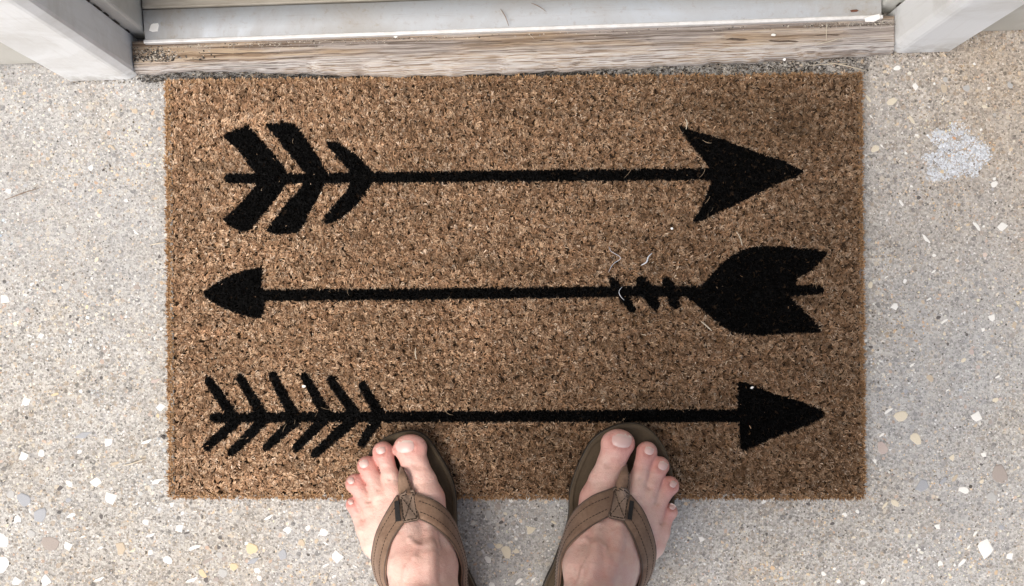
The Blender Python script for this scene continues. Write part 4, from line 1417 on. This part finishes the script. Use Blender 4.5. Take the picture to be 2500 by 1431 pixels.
    for q in range(46):
        u0, v0 = rr.uniform(cu - 330, cu + 330), rr.uniform(560, 1450)
        x, y, z = surf(u0, v0, 0.06)
        col = rr.choice([(0.66, 0.36, 0.30), (0.60, 0.34, 0.29), (0.80, 0.63, 0.57), (0.70, 0.44, 0.36), (0.62, 0.42, 0.33)])
        spot((x, y, z), rr.uniform(0.004, 0.012), col, rr.uniform(0.15, 0.42))
    for line in veins:
        for e in np.linspace(0, len(line) - 1, 40):
            i0 = min(int(e), len(line) - 2); f0 = e - i0
            x, y, z = surf(line[i0][0] * (1 - f0) + line[i0 + 1][0] * f0, line[i0][1] * (1 - f0) + line[i0 + 1][1] * f0)
            spot((x, y, z), 0.0024, (0.48, 0.37, 0.37), 0.16)
    hd = D['big'][-1]
    side = W(hd[0] + (110 if key == 'left' else -110), hd[1], 0.02)
    spot(side, 0.020, (0.64, 0.33, 0.285), 0.75)
    x, y, z = surf(cu, 1150)
    spot((x, y, z), 0.030, (0.62, 0.375, 0.305), 0.7)
    x, y, z = surf(cu + 60 * sgn, 1300)
    spot((x, y, z), 0.022, (0.60, 0.36, 0.30), 0.5)
    body_V.append(V); body_Q.append(Q + body_n); body_C.append(C); body_n += len(V)
    # toenails follow the toe's own surface
    for (u, v, hw, hl, deg) in D['nails']:
        a = math.radians(deg)
        G = 9
        nz = surf(u, v, 0.05)[2]
        NV, NF = [], []
        for jj in range(G):
            for ii in range(G):
                s = ii / (G - 1) * 2 - 1; t = jj / (G - 1) * 2 - 1
                # square to rounded nail outline, straighter at the free edge
                s2 = s * math.sqrt(max(0, 1 - 0.42 * t * t * (0.55 if t < 0 else 1.0)))
                t2 = t * math.sqrt(max(0, 1 - 0.38 * s * s))
                uu = u + (s2 * hw * math.cos(a) - t2 * hl * math.sin(a))
                vv = v + (s2 * hw * math.sin(a) + t2 * hl * math.cos(a))
                x, y, z = surf(uu, vv, nz)
                if z < nz - 0.0065 or z == nz:
                    z = nz - 0.0065 if z < nz else z
                    q0 = P(ox + uu / S_FOOT, oy + vv / S_FOOT, z)
                    x, y = q0.x, q0.y
                e = max(abs(s), abs(t))
                NV.append((x, y, z + (0.0011 * (1 - e ** 6) - 0.0002 * e ** 8)))
        # relax heights so that the nail is one smooth plate
        A = np.array(NV).reshape(G, G, 3)
        for _ in range(4):
            Z = A[:, :, 2].copy()
            A[1:-1, 1:-1, 2] = np.maximum(0.5 * Z[1:-1, 1:-1] + 0.125 * (Z[:-2, 1:-1] + Z[2:, 1:-1] + Z[1:-1, :-2] + Z[1:-1, 2:]), Z[1:-1, 1:-1] - 0.0003)
        NV = A.reshape(-1, 3) - np.array([person.location.x, person.location.y, 0])
        for jj in range(G - 1):
            for ii in range(G - 1):
                i0 = jj * G + ii
                NF.append((i0, i0 + G, i0 + G + 1, i0 + 1))
        toenail.append((NV, NF))
    # --- sandal ---
    build_sandal(key, D, W, surf, ox, oy)


toenail = []


SANDAL = {
    'left': dict(
        outline=[(640, 190), (740, 178), (820, 200), (890, 258), (960, 360), (1030, 480), (1080, 600), (1103, 720), (1108, 860), (1112, 1000), (1140, 1160), (1185, 1290), (1250, 1430), (1330, 1620), (1400, 1850), (1390, 2050), (1280, 2180), (1120, 2200), (960, 2110), (830, 1900), (690, 1640), (540, 1380), (430, 1180), (345, 1000), (300, 820), (305, 640), (345, 480), (420, 330), (520, 240)],
        strapA=[((636, 690), (690, 918), None, None), ((560, 815), (650, 975), None, None), ((480, 970), (590, 1075), None, None), ((443, 1110), (556, 1195), None, None), ((438, 1250), (545, 1310), None, None), ((492, 1420), (560, 1430), .038, .062), ((640, 1570), (662, 1570), .018, .034)],
        strapB=[((772, 672), (806, 890), None, None), ((900, 720), (900, 932), None, None), ((1000, 788), (1000, 1012), None, None), ((1085, 905), (1062, 1078), .055, None), ((1122, 1010), (1102, 1138), .049, .074), ((1163, 1150), (1136, 1222), .044, .073), ((1186, 1270), (1154, 1302), .040, .068), ((1190, 1420), (1152, 1431), .036, .062), ((1245, 1600), (1225, 1600), .018, .034)],
        patch=[(652, 682), (770, 640), (810, 888), (682, 914)],
        post=[((648, 700), (764, 690), None, None), ((638, 620), (746, 610), None, None), ((640, 550), (712, 540), .066, .066), ((650, 495), (684, 490), .054, .054), ((655, 470), (680, 468), .040, .040), ((655, 462), (680, 460), .028, .028)],
        web=[(612, 740), (648, 728), (665, 895), (622, 900)]),
    'right': dict(
        outline=[(560, 190), (680, 135), (800, 115), (900, 135), (1000, 210), (1080, 330), (1130, 480), (1155, 640), (1150, 820), (1105, 1000), (1020, 1180), (910, 1390), (780, 1640), (640, 1880), (520, 2090), (380, 2190), (220, 2190), (90, 2080), (30, 1880), (40, 1640), (100, 1430), (165, 1290), (215, 1160), (270, 1000), (298, 880), (305, 700), (330, 580), (385, 435), (470, 275)],
        strapA=[((664, 626), (612, 872), None, None), ((505, 690), (490, 940), None, None), ((385, 782), (375, 1030), None, None), ((303, 900), (300, 1110), .055, None), ((255, 1040), (262, 1180), .049, .074), ((215, 1200), (240, 1240), .043, .072), ((202, 1320), (232, 1330), .039, .066), ((196, 1430), (222, 1431), .036, .06), ((150, 1600), (172, 1600), .018, .034)],
        strapB=[((786, 684), (732, 908), None, None), ((880, 800), (800, 1020), None, None), ((940, 930), (842, 1130), None, None), ((982, 1070), (872, 1230), None, None), ((990, 1190), (880, 1300), None, None), ((955, 1330), (866, 1400), .042, .064), ((880, 1455), (838, 1475), .030, .052), ((785, 1600), (762, 1600), .016, .034)],
        patch=[(650, 620), (782, 648), (752, 898), (608, 870)],
        post=[((670, 660), (782, 680), None, None), ((676, 590), (790, 600), None, None), ((705, 525), (788, 540), .066, .066), ((725, 480), (772, 492), .054, .054), ((735, 455), (765, 465), .040, .040), ((737, 448), (763, 456), .028, .028)],
        web=[(784, 728), (818, 738), (800, 884), (764, 880)]),
}


def build_sandal(key, D, W, surf, ox, oy):
    S = SANDAL[key]
    hm, lo, h = HM[key]

    def hz(x, y):
        i = int(round((x - lo[0]) / h)); j = int(round((y - lo[1]) / h))
        if 0 <= i < hm.shape[0] and 0 <= j < hm.shape[1] and not np.isnan(hm[i, j]):
            return hm[i, j]
        return -1

    def L(u, v, z):
        return P(ox + u / S_FOOT, oy + v / S_FOOT, z)
    c = L(700 if key == 'left' else 640, 1000, 0)
    root = empty('flip_flop', (c.x, c.y, 0))
    tag(root, 'brown leather flip-flop worn on the foot at the left' if key == 'left' else 'brown leather flip-flop worn on the foot at the right', 'flip-flop', 'pair of flip-flops')
    off = np.array([c.x, c.y, 0.0])
    # --- sole layers from one outline
    out = catmull(S['outline'] + [S['outline'][0]], 120)[:-1]
    ring = []
    for u, v in out:
        p = L(u, v, 0.033)
        ring.append((p.x, p.y))
    ring = np.array(ring)
    cen = ring.mean(0)

    def layer(name, levels, mat):
        V, F = [], []
        k = len(ring)
        for sc, dz in levels:
            for (x, y) in ring:
                d = np.array([x, y]) - cen
                l = np.linalg.norm(d)
                q = cen + d * (l + sc) / l
                V.append((q[0] - off[0], q[1] - off[1], footbed_z(q[1]) + dz))
        for r in range(len(levels) - 1):
            for i in range(k):
                j = (i + 1) % k
                F.append((r * k + i, r * k + j, (r + 1) * k + j, (r + 1) * k + i))
        F.append(tuple(reversed(range(k))))
        F.append(tuple((len(levels) - 1) * k + i for i in range(k)))
        return link_mesh(name, V, F, mat, root, False)
    layer('footbed', [(-0.0006, -0.0062), (0.0, -0.0052), (0.0, -0.0016), (-0.0014, -0.0003), (-0.0045, 0.0), (-0.0075, -0.0011), (-0.013, -0.0014)], MAT['footbed'])
    layer('sole', [(-0.003, -0.0205), (0.0004, -0.0195), (0.0008, -0.0075), (0.0, -0.0064)], MAT['rubber'])

    def loft(name, secs, mat, thick, nL, nW, lift=0.0016, bulge=0.0, parent=root):
        """band between two edge lines; follows the foot where it lies on it"""
        rows = []
        for (a, b, za, zb) in secs:
            pa = list(surf(*a, 0.048)); pb = list(surf(*b, 0.066))
            if za is not None:
                q = L(*a, za); pa = [q.x, q.y, za]
            else:
                pa[2] += lift
            if zb is not None:
                q = L(*b, zb); pb = [q.x, q.y, zb]
            else:
                pb[2] += lift
            rows.append(pa + pb + [1.0 if za is None else 0.0, 1.0 if zb is None else 0.0])
        R = catmull(rows, nL)
        # cross direction points on the foot surface
        G = np.zeros((nL, nW, 3))
        for i in range(nL):
            a, b = R[i, :3], R[i, 3:6]
            for j in range(nW):
                t = j / (nW - 1)
                p = a * (1 - t) + b * t
                p[2] += bulge * math.sin(math.pi * t)
                zz = hz(p[0], p[1])
                if zz > 0 and (1 - t) * R[i, 6] + t * R[i, 7] > 0.5:
                    p[2] = max(p[2], zz + lift * 0.8)
                G[i, j] = p
        # smooth heights along the band
        for _ in range(6):
            Z = G[:, :, 2].copy()
            G[1:-1, :, 2] = 0.5 * Z[1:-1] + 0.25 * (Z[:-2] + Z[2:])
            if nW > 2:
                Z = G[:, :, 2].copy()
                G[:, 1:-1, 2] = 0.5 * Z[:, 1:-1] + 0.25 * (Z[:, :-2] + Z[:, 2:])
        du = np.gradient(G, axis=0); dv = np.gradient(G, axis=1)
        Nn = np.cross(du, dv)
        Nn /= np.linalg.norm(Nn, axis=2)[:, :, None] + 1e-12
        sgn = np.where(Nn[:, :, 2:3].mean() < 0, -1.0, 1.0)
        Nn *= sgn
        edge = np.ones(nW); edge[0] = edge[-1] = 0.35
        if nW > 6: edge[1] = edge[-2] = 0.92
        T = G + Nn * thick * edge[None, :, None]
        V = np.concatenate([T.reshape(-1, 3), (G - Nn * 0.0004).reshape(-1, 3)]) - off
        F = []
        m = nL * nW
        idx = lambda i, j: i * nW + j
        for i in range(nL - 1):
            for j in range(nW - 1):
                F.append((idx(i, j), idx(i, j + 1), idx(i + 1, j + 1), idx(i + 1, j)))
                F.append((m + idx(i, j), m + idx(i + 1, j), m + idx(i + 1, j + 1), m + idx(i, j + 1)))
        for i in range(nL - 1):
            F.append((idx(i, 0), idx(i + 1, 0), m + idx(i + 1, 0), m + idx(i, 0)))
            F.append((idx(i, nW - 1), m + idx(i, nW - 1), m + idx(i + 1, nW - 1), idx(i + 1, nW - 1)))
        for j in range(nW - 1):
            F.append((idx(0, j), m + idx(0, j), m + idx(0, j + 1), idx(0, j + 1)))
            F.append((idx(nL - 1, j), idx(nL - 1, j + 1), m + idx(nL - 1, j + 1), m + idx(nL - 1, j)))
        bm = bmesh.new()
        o = link_mesh(name, V, F, mat, parent, True)
        bm.from_mesh(o.data); bmesh.ops.recalc_face_normals(bm, faces=bm.faces); bm.to_mesh(o.data); bm.free()
        return o, T, Nn

    def dashes(path, nrm, parent, name='stitching', r=0.00042, dash=0.0026, gap=0.0011):
        V, F = [], []
        path = np.array(path)
        seg = np.linalg.norm(np.diff(path, axis=0), axis=1)
        cum = np.concatenate([[0], np.cumsum(seg)])
        s = 0.001
        while s + dash < cum[-1]:
            pts = []
            for q in (0, .5, 1):
                x = s + dash * q
                i = min(np.searchsorted(cum, x) - 1, len(seg) - 1); i = max(i, 0)
                f = (x - cum[i]) / max(seg[i], 1e-9)
                p = path[i] * (1 - f) + path[i + 1] * f
                pts.append(p + nrm[i] * (0.00018 if q == .5 else -0.0001) - off)
            v, f = tube(pts, r, 4, False)
            b = len(V)
            V += v; F += [tuple(w + b for w in ff) for ff in f]
            s += dash + gap
        link_mesh(name, V, F, MAT['thread'], parent)

    for nm in ('strapA', 'strapB'):
        o, T, Nn = loft('strap', S[nm], MAT['strap'], 0.0030, 60, 11, bulge=0.0018)
        for j in (3, 7):
            dashes(T[2:-6, j], Nn[2:-6, j], o)
        # dark bound edges of the strap
        for j, jn in ((0, 1), (10, 9)):
            V, F = tube([p - off for p in (0.75 * T[1:-4, j] + 0.25 * T[1:-4, jn])], 0.00085, 5, False)
            link_mesh('edge_binding', V, F, MAT['binding'], o, True)
    o, T, Nn = loft('toe_post', S['post'], MAT['strap'], 0.0028, 24, 7, lift=0.003, bulge=0.001)
    dashes(T[2:16, 5], Nn[2:16, 5], o)
    # square patch where the straps meet
    A, B, C2, D2 = [np.array(p, float) for p in S['patch']]
    G = 15
    pts = np.zeros((G, G, 3))
    for i in range(G):
        for j in range(G):
            s = i / (G - 1) * 2 - 1; t = j / (G - 1) * 2 - 1
            s2 = s * math.sqrt(1 - 0.10 * t ** 8 * 1.6); t2 = t * math.sqrt(1 - 0.06 * s ** 8 * 1.6)
            s3, t3 = (s2 + 1) / 2, (t2 + 1) / 2
            q = (1 - s3) * (1 - t3) * A + s3 * (1 - t3) * B + s3 * t3 * C2 + (1 - s3) * t3 * D2
            x, y, z = surf(q[0], q[1], 0.08)
            pts[i, j] = (x, y, z + 0.0052)
    for _ in range(12):
        Z = pts[:, :, 2].copy()
        Z2 = np.pad(Z, 1, mode='edge')
        pts[:, :, 2] = 0.4 * Z + 0.15 * (Z2[:-2, 1:-1] + Z2[2:, 1:-1] + Z2[1:-1, :-2] + Z2[1:-1, 2:])
    V = list((pts.reshape(-1, 3) + np.array([0, 0, 0.0015])) - off) + list(pts.reshape(-1, 3) - off - np.array([0, 0, 0.0032]))
    F = []
    m = G * G
    for i in range(G - 1):
        for j in range(G - 1):
            a = i * G + j
            F.append((a, a + G, a + G + 1, a + 1) if key == 'x' else (a, a + 1, a + G + 1, a + G))
    rim = [i * G for i in range(G)] + [(G - 1) * G + j for j in range(1, G)] + [i * G + G - 1 for i in range(G - 2, -1, -1)] + [j for j in range(G - 2, 0, -1)]
    for q in range(len(rim)):
        a, b = rim[q], rim[(q + 1) % len(rim)]
        F.append((a, b, m + b, m + a))
    po = link_mesh('patch', V, F, MAT['patch'], root, False)
    bm = bmesh.new(); bm.from_mesh(po.data); bmesh.ops.recalc_face_normals(bm, faces=bm.faces); bm.to_mesh(po.data); bm.free()
    topg = pts + np.array([0, 0, 0.0016])
    V, F = tube([pts.reshape(-1, 3)[q] + np.array([0, 0, 0.0008]) - off for q in rim + rim[:1]], 0.0009, 5, False)
    link_mesh('edge_binding', V, F, MAT['binding'], po, True)
    up = np.tile(np.array([0, 0, 1.0]), (200, 1))
    inner = [topg[i, 1] for i in range(1, G - 1)] + [topg[G - 2, j] for j in range(2, G - 1)] + [topg[i, G - 2] for i in range(G - 3, 0, -1)] + [topg[1, j] for j in range(G - 3, 0, -1)]
    dashes(inner, up, po, r=0.0006, dash=0.0032, gap=0.0008)
    dashes([topg[i, i] for i in range(1, G - 1)], up, po, r=0.0005)
    dashes([topg[i, G - 1 - i] for i in range(1, G - 1)], up, po, r=0.0005)
    # black webbing peeping out beside the patch
    A, B, C2, D2 = [np.array(p, float) for p in S['web']]
    VV = []
    for q in (A, B, C2, D2):
        x, y, z = surf(q[0], q[1], 0.08)
        VV.append(np.array((x, y, z + 0.0078)))
    Vw = [tuple(v - off) for v in VV] + [tuple(v - off - np.array([0, 0, 0.004])) for v in VV]
    link_mesh('webbing', Vw, [(0, 1, 2, 3), (7, 6, 5, 4), (0, 4, 5, 1), (1, 5, 6, 2), (2, 6, 7, 3), (3, 7, 4, 0)], MAT['webbing'], root)


build_foot('left')
build_foot('right')


# upper body (outside the picture): hips, torso, arms and head close the figure
def coarse_person():
    global body_n
    hipz = 0.90
    lx, rx = -0.095, 0.105
    skin = Field((-0.36, -0.56, 0.50), (0.36, -0.12, 1.85), 0.007)
    skin.cone((lx, -0.345, .46), (lx, -0.35, .60), .053, .066, .02)
    skin.cone((rx, -0.345, .46), (rx, -0.35, .60), .053, .066, .02)
    skin.cone((lx, -0.35, .60), (-0.08, -0.36, hipz), .066, .080, .02)
    skin.cone((rx, -0.35, .60), (0.09, -0.36, hipz), .066, .080, .02)
    skin.cone((-.05, -0.37, hipz + .03), (.06, -0.37, hipz + .03), .095, .095, .03)
    skin.cone((0, -0.37, hipz + .05), (0, -0.37, 1.32), .095, .11, .03)
    skin.cone((-.13, -0.37, 1.40), (.13, -0.37, 1.40), .065, .065, .06)
    skin.cone((0, -0.36, 1.40), (0, -0.31, 1.55), .055, .05, .03)
    skin.cone((0, -0.275, 1.60), (0, -0.29, 1.67), .066, .082, .03)
    skin.cone((0, -0.215, 1.605), (0, -0.205, 1.590), .012, .014, .012)
    for s in (-1, 1):
        skin.cone((s * .18, -0.37, 1.39), (s * .245, -0.39, 1.10), .05, .040, .03)
        skin.cone((s * .245, -0.39, 1.10), (s * .255, -0.35, .86), .038, .026, .02)
        skin.cone((s * .255, -0.35, .86), (s * .25, -0.335, .78), .026, .030, .015)
        for q in range(4):
            y0 = -0.362 + q * 0.018
            skin.cone((s * .25, y0, .775), (s * .240, y0 + .004, .735), .0095, .0085, .004)
            skin.cone((s * .240, y0 + .004, .735), (s * .225, y0 + .004, .705), .0085, .0075, .004)
        skin.cone((s * .245, -0.315, .80), (s * .235, -0.295, .755), .011, .009, .006)
        skin.cone((s * .078, -0.285, 1.63), (s * .082, -0.29, 1.655), .012, .015, .008)
    V, Q = surface_nets(skin)
    body_V.append(V); body_Q.append(Q + body_n); body_C.append(np.tile(np.array([0.62, 0.43, 0.35]), (len(V), 1))); body_n += len(V)
    off = np.array([person.location.x, person.location.y, 0])
    sh = Field((-0.26, -0.56, 0.46), (0.26, -0.18, 1.06), 0.007)
    for x, hx in ((lx, -.08), (rx, .09)):
        sh.cone((x, -0.352, .52), (hx, -0.36, hipz), .092, .112, .03)
    sh.cone((-.05, -0.37, hipz + .04), (.06, -0.37, hipz + .04), .128, .128, .05)
    sl, g = sh.sub((-1, -1, -1), (1, 1, 3))
    sh.d = np.maximum(sh.d, (0.50 - g[2]).astype(np.float32)); sh.d = np.maximum(sh.d, (g[2] - 1.03).astype(np.float32))
    V, Q = surface_nets(sh)
    np_mesh('shorts', V - off, Q, MAT['cotton'], person, True)
    st = Field((-0.34, -0.58, 0.90), (0.34, -0.18, 1.56), 0.007)
    st.cone((0, -0.37, .98), (0, -0.37, 1.34), .150, .150, .06)
    st.cone((-.07, -0.37, 1.2), (.07, -0.37, 1.2), .135, .135, .06)
    st.cone((-.13, -0.37, 1.40), (.13, -0.37, 1.40), .078, .078, .07)
    for s in (-1, 1):
        st.cone((s * .17, -0.37, 1.39), (s * .228, -0.385, 1.20), .068, .062, .03)
    sl, g = st.sub((-1, -1, -1), (1, 1, 3))
    st.d = np.maximum(st.d, (0.955 - g[2]).astype(np.float32) + 0 * st.d)
    V, Q = surface_nets(st)
    np_mesh('shirt', V - off, Q, MAT['shirt'], person, True)
    hr = Field((-0.13, -0.42, 1.56), (0.13, -0.17, 1.80), 0.006)
    hr.cone((0, -0.300, 1.66), (0, -0.300, 1.685), .086, .084, .02)
    hr.cone((0, -0.335, 1.60), (0, -0.325, 1.66), .060, .072, .02)
    V, Q = surface_nets(hr)
    np_mesh('hair', V - off, Q, MAT['hair'], person, True)


coarse_person()
_off = np.array([person.location.x, person.location.y, 0])
bq = np.concatenate(body_Q)
bq = bq[(bq >= 0).all(1)]
np_mesh('body', np.concatenate(body_V) - _off, bq, MAT['skin'], person, True, np.concatenate(body_C))
for NV, NF in toenail:
    G = 9
    cc = np.zeros((G, G, 3))
    cc[:] = (0.60, 0.405, 0.37)
    cc[0] = (0.70, 0.62, 0.54); cc[1] = (0.63, 0.48, 0.43); cc[-2:, 2:-2] = (0.64, 0.48, 0.445)
    np_mesh('toenail', np.array(NV), np.array(NF), MAT['nail'], person, True, cc.reshape(-1, 3))


# ------------------------------------------------------------------ litter and small lost things
def litter():
    """dark crumbs, husks and fibres swept into the gap and the corner"""
    Vs, Fs, Cs = [], [], []

    def crumb(x, y, z, r, c):
        b = len(Vs)
        k = 5
        for i in range(k):
            a = 2 * math.pi * i / k + random.uniform(-.3, .3)
            q = r * random.uniform(.6, 1.2)
            Vs.append((x + q * math.cos(a), y + q * math.sin(a) * 0.7, z)); Cs.append(c)
        Vs.append((x, y, z + r * random.uniform(.5, .9))); Cs.append(c)
        for i in range(k):
            Fs.append((b + i, b + (i + 1) % k, b + k))

    def fib(x, y, z, L, r, c):
        th = random.uniform(0, 6.28); cv = random.uniform(-140, 140)
        pts = []
        for i in range(5):
            pts.append((x, y, z + 0.0012 * math.sin(i * .8)))
            x += math.cos(th) * L / 4; y += math.sin(th) * L / 4; th += cv * L / 4
        v, f = tube(pts, r, 3)
        b = len(Vs)
        Vs.extend([tuple(q) for q in v]); Cs.extend([c] * len(v))
        for ff in f:
            if len(ff) == 4:
                Fs.append((b + ff[0], b + ff[1], b + ff[2])); Fs.append((b + ff[0], b + ff[2], b + ff[3]))
            else:
                Fs.append(tuple(b + q for q in ff))
    dark = [(0.035, 0.03, 0.027), (0.06, 0.05, 0.042), (0.10, 0.085, 0.07), (0.02, 0.018, 0.016), (0.16, 0.135, 0.11)]
    pale = [(0.40, 0.36, 0.30), (0.30, 0.27, 0.23), (0.55, 0.50, 0.42), (0.25, 0.235, 0.22)]
    for i in range(3400):
        px = random.uniform(340, 2120)
        t = (px - 340) / 1780
        gap_top = float(np.interp(px, [q[0] for q in WOOD_FRONT], [q[1] for q in WOOD_FRONT]))
        gap_bot = 199 - 22 * t
        py = random.uniform(min(gap_top - 4, gap_bot - 8), gap_bot + 3)
        p = P(px, py, 0)
        z = random.uniform(0, 0.005 if t < .62 else 0.002)
        if random.random() < 0.45:
            crumb(p.x, p.y, z, random.uniform(.0006, .0018), random.choice(dark if random.random() < (.97 if t < .66 else .85) else pale))
        else:
            fib(p.x, p.y, z + .001, random.uniform(.003, .010), random.uniform(.00012, .0003), random.choice(dark + dark + dark + pale if t < .2 or t > .66 else dark))
    for i in range(520):                                   # heap in the left corner on the board
        t = abs(random.gauss(0, 1))
        lx, ly = 0.002 + t * 0.030, random.uniform(0.018, LIPY - 0.001) - 0.006 * random.random()
        zz = 0.0256 + max(0, ly - .02) * .1
        c, s = math.cos(DROT), math.sin(DROT)
        x, y = A0.x + lx * c - ly * s, A0.y + lx * s + ly * c
        crumb(x, y, zz, random.uniform(.0006, .0020), random.choice(dark + dark + pale))
    for i in range(620):                                   # line of dirt below the metal lip
        lx = random.choice([random.uniform(0, DW), random.uniform(0.05, 0.35), random.uniform(DW - .1, DW)])
        ly = LIPY - 0.0015 - abs(random.gauss(0, 0.0022))
        c, s = math.cos(DROT), math.sin(DROT)
        x, y = A0.x + lx * c - ly * s, A0.y + lx * s + ly * c
        if random.random() < .75:
            crumb(x, y, 0.0271, random.uniform(.0004, .0012), random.choice(dark + pale + pale))
        else:
            fib(x, y, 0.0285, random.uniform(.003, .009), .00016, random.choice(pale))
    for i in range(260):                                   # around the posts' feet
        px, py = random.choice([(random.uniform(170, 340), random.uniform(191, 204)), (random.uniform(2180, 2330), random.uniform(122, 140))])
        p = P(px, py, 0)
        crumb(p.x, p.y, 0, random.uniform(.0005, .0013), random.choice(dark + pale))
    o = np_mesh('leaf_litter', np.array(Vs), np.array(Fs), MAT['grain'], None, False, np.array(Cs))
    tag(o, 'dark crumbs and dry fibres gathered in the gap below the threshold', 'litter', None, 'stuff')


litter()


def strand(name, px_pts, z, r_px, mat, label, cat, arch=0.0015):
    pts = catmull([(x, y) for x, y in px_pts], 14)
    out = []
    for i, (x, y) in enumerate(pts):
        p = P(x, y, z)
        out.append((p.x, p.y, z + arch * math.sin(math.pi * i / 13)))
    V, F = tube(out, 0.6 * r_px / 2206, 6)
    c = Vector(out[0]); c.z = z
    o = link_mesh(name, [v - c for v in V], F, mat, None, True)
    o.location = c
    tag(o, label, cat)
    return o


def flake(name, px, py, z, r_px, mat, label, cat, seed, squash=0.7, rot=0.0):
    me = chip_mesh('shard', seed)
    me.name = name
    me.materials.append(mat)
    o = bpy.data.objects.new(name, me)
    p = P(px, py, z)
    o.location = (p.x, p.y, z + 0.0004)
    R = r_px / 2206
    o.scale = (R, R * squash, min(R, 0.008))
    o.rotation_euler = (0, 0, rot)
    COL.objects.link(o)
    tag(o, label, cat)
    return o


MT = 0.0142
strand('white_thread', [(1486, 602), (1492, 614), (1512, 626), (1514, 633), (1500, 642), (1492, 652), (1486, 664)], MT, 1.3, MAT['fluff'], 'thin white curled thread on the doormat above the middle arrow', 'thread')
strand('white_thread', [(1519, 700), (1511, 712), (1515, 724), (1524, 733)], MT, 1.3, MAT['fluff'], 'short white hooked thread lying across the first tick of the middle arrow', 'thread')
strand('straw_stub', [(1712, 785), (1725, 796), (1738, 808)], MT, 3.0, MAT['straw'], 'short pale straw stub below the split tail of the middle arrow', 'straw', 0.0006)
strand('pale_fibre', [(1673, 290), (1677, 300), (1675, 316)], MT, 2.2, MAT['straw'], 'pale bent fibre at the upper barb of the top arrowhead', 'fibre')
strand('pale_fibre', [(1015, 848), (1014, 862), (1017, 878)], MT, 2.0, MAT['straw'], 'pale upright fibre on the doormat between the two lower arrow shafts', 'fibre')
strand('pale_fibre', [(1797, 565), (1806, 580), (1812, 600)], MT, 2.2, MAT['straw'], 'pale slanted fibre above the split tail of the middle arrow', 'fibre')
strand('dry_straw', [(2020, 153), (2062, 162), (2116, 174)], 0.003, 2.4, MAT['straw'], 'long dry straw beyond the upper right corner of the doormat', 'straw', 0.004)
strand('dry_straw', [(1975, 160), (2020, 158), (2070, 155)], 0.004, 1.7, MAT['straw'], 'thin dry straw along the foot of the wooden board near the right casing', 'straw', 0.002)
strand('brown_twig', [(10, 489), (40, 478), (68, 468), (95, 460)], 0.0015, 2.0, MAT['twig'], 'thin brown twig on the pale concrete at the left edge', 'twig', 0.001)
strand('dry_straw', [(366, 599), (385, 595), (407, 591)], 0.002, 2.4, MAT['straw'], 'pale straw poking out from the left edge of the doormat', 'straw', 0.001)
strand('dry_straw', [(300, 1137), (325, 1131), (357, 1119)], 0.0012, 2.6, MAT['straw'], 'cream straw on the concrete left of the doormat beside the bottom arrow', 'straw', 0.001)
strand('dry_straw', [(876, 1360), (882, 1344), (889, 1328)], 0.0012, 2.0, MAT['straw'], 'cream straw on the concrete beside the outer edge of the left foot', 'straw', 0.001)
strand('dry_straw', [(791, 1427), (797, 1414), (802, 1402)], 0.0012, 2.0, MAT['straw'], 'short cream straw at the bottom edge left of the left foot', 'straw', 0.001)
strand('dry_straw', [(2017, 100), (2017, 75), (2018, 58)], 0.0285, 1.3, MAT['straw'], 'thin upright straw on the right end of the wooden board', 'straw', 0.0012)
strand('dry_straw', [(1990, 110), (2024, 102), (2058, 92)], 0.0285, 1.5, MAT['straw'], 'thin slanting straw on the right end of the wooden board', 'straw', 0.0012)
strand('dry_straw', [(1222, 22), (1234, 42), (1242, 64)], 0.0405, 1.7, MAT['twig'], 'thin brown grass blade lying across the middle of the aluminium sill', 'grass blade', 0.001)
strand('dry_straw', [(1297, 8), (1315, 16), (1334, 29)], 0.0425, 1.5, MAT['twig'], 'short brown grass blade near the top of the aluminium sill', 'grass blade', 0.001)
strand('grey_fluff', [(1565, 648), (1578, 640), (1582, 628), (1592, 618)], MT, 3.0, MAT['fluff'], 'wisp of grey fluff on the doormat above the second tick', 'fluff', 0.002)
flake('paint_flake', 379, 66, 0.0372, 16, MAT['white'], 'large white paint flake at the left end of the aluminium sill', 'paint flake', 301, 0.8, 0.9)
flake('paint_flake', 2132, 44, 0.0366, 22, MAT['white'], 'crumbling white paint patch at the right end of the aluminium sill', 'paint flake', 305, 0.55, 0.2)
flake('dead_leaf', 2085, 27, 0.0385, 10, MAT['leaf'], 'small red-brown leaf scrap near the right end of the aluminium sill', 'leaf', 309, 0.45, 0.1)
flake('paint_chip', 966, 89, 0.0276, 6, MAT['white'], 'small white chip on the wooden board below the aluminium lip', 'chip', 311, 0.9)
flake('paint_chip', 1888, 85, 0.0276, 6, MAT['white'], 'small white chip on the darker right part of the wooden board', 'chip', 313, 0.9)
flake('paint_chip', 1915, 145, 0.022, 5, MAT['white'], 'small white chip on the front edge of the wooden board', 'chip', 317, 0.9)
flake('white_crumb', 1836, 946, MT, 5, MAT['white'], 'white crumb on the head of the bottom arrow', 'crumb', 319, 0.9)
flake('white_crumb', 1640, 558, MT, 4, MAT['white'], 'white crumb on the doormat below the top arrowhead', 'crumb', 321, 0.9)
flake('white_crumb', 742, 944, MT, 6, MAT['white'], 'white crumb at the tip of the fourth upper barb', 'crumb', 323, 0.8)
flake('black_seed', 398, 1066, 0.0012, 6, MAT['seed'], 'black seed beside the left edge of the doormat near the bottom arrow', 'seed', 325, 0.9)
